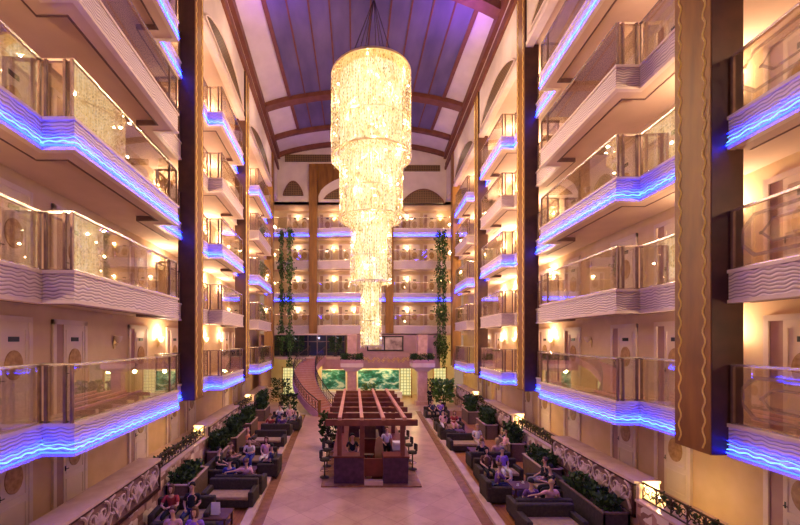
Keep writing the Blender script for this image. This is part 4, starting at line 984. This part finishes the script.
def make_stool():
    t = empty('bar_stool')
    mb = MB(); mb.lathe([(0, 0), (.2, 0), (.2, .02), (.03, .05), (.03, .7), (0, .7)], 14); mb.build('pedestal', 'iron', t)
    mb = MB(); mb.lathe([(.17, .27), (.185, .28), (.17, .29), (.16, .28), (.17, .27)], 14); mb.tube([(-.17, 0, .28), (.17, 0, .28)], .01, 5); mb.build('foot_ring', 'steel', t)
    mb = MB(); mb.lathe([(0, .68), (.19, .7), (.21, .74), (.18, .79), (0, .8)], 14); mb.build('seat', 'sofa', t, smooth=True)
    mb = MB(); 
    pts = [(.2 * math.cos(a), .2 * math.sin(a)) for a in [PI * (.15 + .7 * i / 8) for i in range(9)]]
    for (a, b) in zip(pts[:-1], pts[1:]): mb.hexa([(a[0], a[1], .82), (b[0], b[1], .82), (b[0] * 1.12, b[1] * 1.12, .82), (a[0] * 1.12, a[1] * 1.12, .82), (a[0] * 1.05, a[1] * 1.05, 1.1), (b[0] * 1.05, b[1] * 1.05, 1.1), (b[0] * 1.15, b[1] * 1.15, 1.1), (a[0] * 1.15, a[1] * 1.15, 1.1)])
    mb.build('backrest', 'sofa', t); return t
st0 = snapshot(make_stool())
nth = ['nearest', 'second', 'third', 'fourth', 'fifth']
for i, y in enumerate((15.9, 17.3, 18.6, 20.0)): put(st0, -1.98, y, PI / 2, 'dark swivel bar stool on the stair side of the bar, %s' % nth[i], 'bar stool', 'bar stools', z=.06 if False else .06)
for i, y in enumerate((16.9, 18.1, 19.4, 20.8)): put(st0, 1.85, y, -PI / 2, 'dark swivel bar stool on the side away from the stairs, %s' % nth[i], 'bar stool', 'bar stools', z=.06)

# ------------------------------------------------------------------ people
dg = None
def skin_mesh(name, nodes, edges, sub=2):
    me = bpy.data.meshes.new(name); keys = list(nodes); idx = {k: i for i, k in enumerate(keys)}
    me.from_pydata([nodes[k][0] for k in keys], [(idx[a], idx[b]) for a, b in edges], [])
    o = bpy.data.objects.new(name, me); C.objects.link(o)
    md = o.modifiers.new('s', 'SKIN'); md.use_smooth_shade = True
    sv = me.skin_vertices[0].data
    for k in keys:
        r = nodes[k][1]; sv[idx[k]].radius = r if isinstance(r, tuple) else (r, r); sv[idx[k]].use_root = False
    sv[0].use_root = True
    md.branch_smoothing = .4
    sb = o.modifiers.new('u', 'SUBSURF'); sb.levels = sub; sb.render_levels = sub
    d = bpy.context.evaluated_depsgraph_get(); ev = o.evaluated_get(d); out = bpy.data.meshes.new_from_object(ev)
    bpy.data.objects.remove(o); out.name = name
    for p in out.polygons: p.use_smooth = True
    return out
def pose(kind):
    """Joint positions; looks toward -Y, hip at the origin for sitters."""
    J = {}
    if kind == 'stand':
        J['hip'] = (0, 0, .92); kn = lambda s: (s * .11, -.02, .5); an = lambda s: (s * .12, .02, .09); toe = lambda s: (s * .13, -.16, .04); ch = (0, -.01, 1.25); nk = (0, 0, 1.45)
    else:
        lean = {'up': .10, 'fwd': -.12, 'back': .2}[kind]
        J['hip'] = (0, 0, .55); kn = lambda s: (s * (.13 if kind != 'back' else .2), -.47, .54); an = lambda s: (s * .12, -.46 - (.1 if kind == 'back' else 0), .1); toe = lambda s: (s * .13, -.64 - (.1 if kind == 'back' else 0), .05)
        ch = (0, lean * .6, .87); nk = (0, lean, 1.07)
    J['chest'] = ch; J['neck'] = nk; J['head'] = (nk[0], nk[1] - .03, nk[2] + .17)
    for s, n in ((-1, 'l'), (1, 'r')):
        J['thigh' + n] = (s * .1, J['hip'][1], J['hip'][2] - .02); J['knee' + n] = kn(s); J['ank' + n] = an(s); J['toe' + n] = toe(s)
        J['sh' + n] = (s * .18, nk[1] + .01, nk[2] - .07)
        if kind == 'back' and s > 0: J['el' + n] = (s * .42, nk[1] + .1, nk[2] - .12); J['wr' + n] = (s * .66, nk[1] + .08, nk[2] - .16)
        elif kind == 'stand': J['el' + n] = (s * .26, nk[1] - .02, nk[2] - .36); J['wr' + n] = (s * .2, nk[1] - .24, nk[2] - .42)
        elif kind == 'fwd': J['el' + n] = (s * .24, nk[1] - .14, nk[2] - .3); J['wr' + n] = (s * .1, nk[1] - .34, nk[2] - .26)
        else: J['el' + n] = (s * .24, nk[1] - .03, nk[2] - .34); J['wr' + n] = (s * .13, nk[1] - .27, nk[2] - .40)
    return {k: Vector(v) for k, v in J.items()}
def person_meshes(kind):
    J = pose(kind); hip, ch, nk = J['hip'], J['chest'], J['neck']
    nodes = {'hip': (hip, (.13, .1)), 'belly': ((hip + ch) / 2, (.125, .095)), 'chest': (ch, (.14, .105)), 'neck': (nk, .05)}
    E = [('hip', 'belly'), ('belly', 'chest'), ('chest', 'neck')]
    for n in 'lr':
        for a, r in (('sh', .058), ('el', .042), ('wr', .028)): nodes[a + n] = (J[a + n], r)
        for a, r in (('thigh', .085), ('knee', .06), ('ank', .038), ('toe', .032)): nodes[a + n] = (J[a + n], r)
        E += [('chest', 'sh' + n), ('sh' + n, 'el' + n), ('el' + n, 'wr' + n), ('hip', 'thigh' + n), ('thigh' + n, 'knee' + n), ('knee' + n, 'ank' + n), ('ank' + n, 'toe' + n)]
        f = (J['wr' + n] - J['el' + n]).normalized(); u = f.cross(Vector((0, 0, 1))).normalized(); pm = J['wr' + n] + f * .07
        nodes['pm' + n] = (pm, (.036, .018)); E.append(('wr' + n, 'pm' + n))
    hd = J['head']; nodes['jaw'] = (nk + (hd - nk) * .55, .055); nodes['hd'] = (hd, (.078, .092)); nodes['top'] = (hd + Vector((0, .01, .07)), (.07, .082))
    E += [('neck', 'jaw'), ('jaw', 'hd'), ('hd', 'top')]
    body = skin_mesh('body_' + kind, nodes, E, 1)
    # fingers, nose and ears joined to the same skin
    mb = MB()
    for n, s in (('l', -1), ('r', 1)):
        f = (J['wr' + n] - J['el' + n]).normalized(); u = f.cross(Vector((0, 0, 1))).normalized(); pm = J['wr' + n] + f * .075
        for i in range(4):
            b = pm + u * (i - 1.5) * .019; ln = (.06, .075, .07, .055)[i]
            mb.tube([b, b + f * ln * .55, b + f * ln * .9 - Vector((0, 0, ln * .5))], [.009, .0085, .007], 5)
        b = J['wr' + n] + f * .03; mb.tube([b, b - u * s * .035 + f * .03, b - u * s * .04 + f * .06], [.011, .01, .008], 5)
    mb.tube([hd + Vector((0, -.085, .02)), hd + Vector((0, -.11, -.012)), hd + Vector((0, -.088, -.02))], [.008, .014, .009], 6)
    for s in (-1, 1): mb.lathe([(.001, -.03), (.014, -.015), (.016, .012), (.001, .03)], 6, hd + Vector((s * .078, .0, 0)))
    me2 = bpy.data.meshes.new('x'); me2.from_pydata(mb.v, [], mb.f)
    bm = bmesh.new(); bm.from_mesh(body); bm.from_mesh(me2); bmesh.ops.recalc_face_normals(bm, faces=bm.faces); bm.to_mesh(body); bm.free()
    # shirt
    nd = {'hip': (hip + (ch - hip) * .12, (.150, .118)), 'belly': ((hip + ch) / 2, (.145, .115)), 'chest': (ch, (.16, .125)), 'nk': (nk - Vector((0, 0, .045)), .06)}
    E2 = [('hip', 'belly'), ('belly', 'chest'), ('chest', 'nk')]
    for n in 'lr': nd['sh' + n] = (J['sh' + n], .07); nd['m' + n] = (J['sh' + n].lerp(J['el' + n], .8), .056); E2 += [('chest', 'sh' + n), ('sh' + n, 'm' + n)]
    shirt = skin_mesh('shirt_' + kind, nd, E2, 1)
    nd = {'hip': (hip + Vector((0, 0, .02)), (.155, .125))}; E3 = []
    for n in 'lr':
        nd['t' + n] = (J['thigh' + n], .1); nd['k' + n] = (J['knee' + n], .075); nd['a' + n] = (J['ank' + n].lerp(J['knee' + n], .12), .055); E3 += [('hip', 't' + n), ('t' + n, 'k' + n), ('k' + n, 'a' + n)]
    pants = skin_mesh('trousers_' + kind, nd, E3, 1)
    mb = MB()
    for n in 'lr':
        a, b = J['ank' + n], J['toe' + n]; mb.tube([a + Vector((0, .04, -.03)), a + Vector((0, -.04, -.03)), b + Vector((0, -.03, 0))], [.045, .052, .036], 8)
    sh = bpy.data.meshes.new('shoes_' + kind); sh.from_pydata(mb.v, [], mb.f)
    def hair(longh):
        mb = MB(); c = hd + Vector((0, .018, .035)); prof = []
        for i in range(8):
            a = PI / 2 - i / 7 * (PI / 2 + .15); prof.append((max(.001, .098 * math.cos(a)), .115 * math.sin(a)))
        if longh: prof += [(.1, -.08), (.085, -.18), (.05, -.2)]
        n0 = len(mb.v); mb.lathe(prof, 14, c, sy=1.08)
        vs = []
        for v in mb.v:
            v = Vector(v)
            if v.y < c.y - .03 and v.z < c.z + .045: v.y = c.y - .03 + (v.y - c.y + .03) * .2; v.x *= 1.0
            vs.append(tuple(v))
        me = bpy.data.meshes.new('hair'); me.from_pydata(vs, [], mb.f)
        for p in me.polygons: p.use_smooth = True
        return me
    return dict(body=body, shirt=shirt, trousers=pants, shoes=sh, hair=hair(False), hair_long=hair(True))
PM = {k: person_meshes(k) for k in ('up', 'fwd', 'back', 'stand')}
for d_ in PM.values():
    for k_, me in d_.items(): me.materials.clear(); me.materials.append(M['skin'])
COL = {'white': (.78, .72, .70), 'pink': (.72, .38, .42), 'violet': (.30, .14, .62), 'black': (.02, .02, .025), 'blue': (.06, .07, .34), 'red': (.42, .06, .06), 'grey': (.2, .18, .2), 'navy': (.03, .035, .1),
       'orange': (.6, .22, .08), 'brown': (.16, .08, .05), 'beige': (.6, .46, .34), 'purple': (.16, .07, .25), 'blond': (.55, .36, .16)}
for k_, c in COL.items(): M['c_' + k_] = noisy('cloth_' + k_, tuple(v * .88 for v in c), tuple(min(1, v * 1.08) for v in c), 12, .85)
def person(x, y, rz, kind, shirt, pants, hair, label, longh=False, z=.02, scale=1.0):
    t = empty('person', (x, y, z), rz, label=label, cat='person'); t.scale = (scale,) * 3
    d_ = PM[kind]
    for nme, me, mt in (('body', d_['body'], 'skin'), ('shirt', d_['shirt'], 'c_' + shirt), ('trousers', d_['trousers'], 'c_' + pants), ('shoes', d_['shoes'], 'black'), ('hair', d_['hair_long' if longh else 'hair'], 'c_' + hair)):
        o = bpy.data.objects.new(nme, me); C.objects.link(o); o.parent = t; o.material_slots[0].link = 'OBJECT'; o.material_slots[0].material = M[mt]
A = PI / 2
PEOPLE = [
 # left side, near group
 (-4.95, 9.95, 0, 'up', 'violet', 'navy', 'brown', 'person in a violet shirt at the bottom edge beside the menu card', True),
 (-5.55, 10.0, 0, 'up', 'pink', 'grey', 'brown', 'person in a pink top seated next to the violet-shirted one', False),
 (-6.35, 11.75, .1, 'fwd', 'red', 'black', 'brown', 'person in dark red leaning in, near the nearest box planter', True),
 (-5.75, 11.7, .1, 'up', 'black', 'navy', 'black', 'person in black between the dark red and pink sitters', False),
 (-5.4, 14.3, PI, 'up', 'blue', 'navy', 'black', 'person in a blue shirt seen from behind over the left sofa', False),
 (-4.75, 14.3, PI, 'back', 'pink', 'beige', 'brown', 'broad person in a pink shirt seen from behind, arm along the sofa', False),
 (-5.45, 17.25, 0, 'fwd', 'white', 'blue', 'black', 'person in a white T-shirt facing the camera in the left group', False),
 (-4.75, 17.25, 0, 'up', 'pink', 'white', 'brown', 'person in pink with a pale skirt next to the white T-shirt', True),
 (-6.25, 15.7, A, 'up', 'black', 'black', 'black', 'dark-clothed person against the left stone wall', False),
 (-6.2, 16.4, A, 'fwd', 'brown', 'black', 'brown', 'person in brown beside the dark-clothed one at the left wall', False),
 (-4.35, 16.2, -A, 'up', 'navy', 'black', 'black', 'person in navy in the armchair beside the left curb', False),
 (-6.0, 19.1, A, 'up', 'orange', 'brown', 'blond', 'person in orange by the shrubs of the left wall', False),
 (-5.8, 22.95, PI, 'up', 'red', 'black', 'brown', 'person in red with back turned in the far left group', False),
 (-5.1, 22.95, PI, 'up', 'purple', 'black', 'black', 'person in purple with back turned in the far left group', False),
 (-5.8, 25.95, 0, 'fwd', 'white', 'navy', 'brown', 'person in white facing the camera near the stairs', False),
 (-5.15, 25.95, 0, 'up', 'pink', 'grey', 'blond', 'fair-haired person in pink near the stairs', True),
 (-4.6, 24.4, -A, 'up', 'grey', 'black', 'black', 'person in grey in the far left armchair', False),
 # right side
 (5.5, 12.2, PI, 'back', 'pink', 'beige', 'blond', 'fair-haired person in pale pink sprawled over the near right sofa', False),
 (4.9, 12.2, PI, 'up', 'purple', 'black', 'black', 'dark-haired person in purple behind the nearest right sofa', False),
 (6.35, 13.5, -A, 'fwd', 'black', 'black', 'black', 'person in black at the right wall, nearer of the pair', False),
 (6.35, 14.3, -A, 'up', 'black', 'grey', 'brown', 'person in black at the right wall, farther of the pair', False),
 (5.35, 15.55, 0, 'up', 'violet', 'white', 'grey', 'person in a violet top and white trousers facing the camera', False),
 (4.7, 15.55, 0, 'up', 'brown', 'black', 'black', 'person in brown left of the white-trousered sitter', True),
 (4.38, 13.7, A, 'fwd', 'purple', 'navy', 'brown', 'person in dark purple leaning in the curb-side armchair', False),
 (5.0, 17.2, PI, 'up', 'black', 'black', 'brown', 'person in black with back turned in the middle right group', False),
 (5.7, 17.2, PI, 'up', 'pink', 'grey', 'blond', 'person in pink with back turned in the middle right group', True),
 (6.6, 18.6, -A, 'up', 'pink', 'beige', 'brown', 'person in pink against the middle of the right stone wall', False),
 (5.7, 19.85, 0, 'up', 'white', 'beige', 'blond', 'person in white on the midway right sofa', True),
 (5.5, 23.85, 0, 'fwd', 'red', 'pink', 'brown', 'person in red on the far right sofa', True),
 (4.85, 23.85, 0, 'up', 'pink', 'white', 'black', 'person in light pink on the far right sofa', False),
 (4.62, 22.0, A, 'up', 'brown', 'black', 'black', 'person in brown in the far right armchair', False),
 (5.6, 27.95, 0, 'up', 'violet', 'navy', 'black', 'person in violet on the farthest right sofa', False),
 (5.0, 27.95, 0, 'up', 'navy', 'black', 'black', 'person in navy on the farthest right sofa', False),
]
for p in PEOPLE: person(*p[:8], longh=p[8])
mb = MB()
for (x, y, lb, rz) in ((-6.0, 19.1, 'low seat cube under the person in orange', A), (6.6, 18.6, 'low seat cube under the person in pink at the right wall', -A)):
    mb = MB(); mb.box(-.28, .28, -.25, .28, 0, .42); o = mb.build('pouf', 'sofa', loc=(x, y, .02), bevel=.04); tag(o, lb, 'pouf')
person(-.82, 16.25, .15, 'stand', 'black', 'black', 'black', 'bartender in black standing behind the counter by the front posts', z=.06, scale=1.0)
person(.75, 17.6, .3, 'stand', 'white', 'black', 'brown', 'bartender in a white shirt behind the counter opening side', z=.06)
person(BX(430, 33), 33.0, PI, 'stand', 'black', 'black', 'black', 'standing person in black near the far marble pillar', z=0)

# ------------------------------------------------------------------ lights
w = bpy.data.worlds.new('World'); SC.world = w; w.use_nodes = True
bg = w.node_tree.nodes['Background']; bg.inputs[0].default_value = (1.0, .60, .40, 1); bg.inputs[1].default_value = .26  # warm ambient fill, added from the open end behind the camera
# violet lamps washing the ceiling panels
for (x, y, pw, c) in ((-4.6, 12, 500, (.28, .06, 1)), (-4.6, 20, 420, (.28, .06, 1)), (5.0, 13, 420, (.28, .06, 1)), (5.0, 21.5, 600, (.28, .06, 1))):
    o = light('SPOT', (x, y, 21.8), pw, c, name='violet_ceiling_spot', shadow_soft_size=.2); o.rotation_euler = (PI, 0, 0); o.data.spot_size = 2.3; o.data.spot_blend = 1
# warm bare point lights in front of the cornice, for the vault
for y in (8, 14, 20, 26, 32):
    for side in (-1, 1):
        light('POINT', (side * (H(y) - 1.6), y, 21.5), 35, (1, .70, .52), name='vault_light', shadow_soft_size=.3)

# ------------------------------------------------------------------ camera
cd = bpy.data.cameras.new('camera'); cam = bpy.data.objects.new('camera', cd); C.objects.link(cam)
cam.location = (-.73, 0, 5.8); cam.rotation_euler = (PI / 2, 0, 0)
cd.sensor_width = 36; cd.lens = 380 / 800 * 36; cd.shift_x = (400 - 354.5) / 800; cd.shift_y = (340 - 262.5) / 800; cd.clip_end = 200; cd.clip_start = .05
SC.camera = cam
SC.view_settings.view_transform = 'Standard'; SC.view_settings.look = 'None'; SC.view_settings.gamma = 1; SC.view_settings.exposure = .42
SC.view_settings.use_curve_mapping = False
SC.cycles.max_bounces = 6; SC.cycles.diffuse_bounces = 3; SC.cycles.glossy_bounces = 3; SC.cycles.transparent_max_bounces = 12; SC.cycles.sample_clamp_indirect = 4
SC.cycles.caustics_reflective = False; SC.cycles.caustics_refractive = False
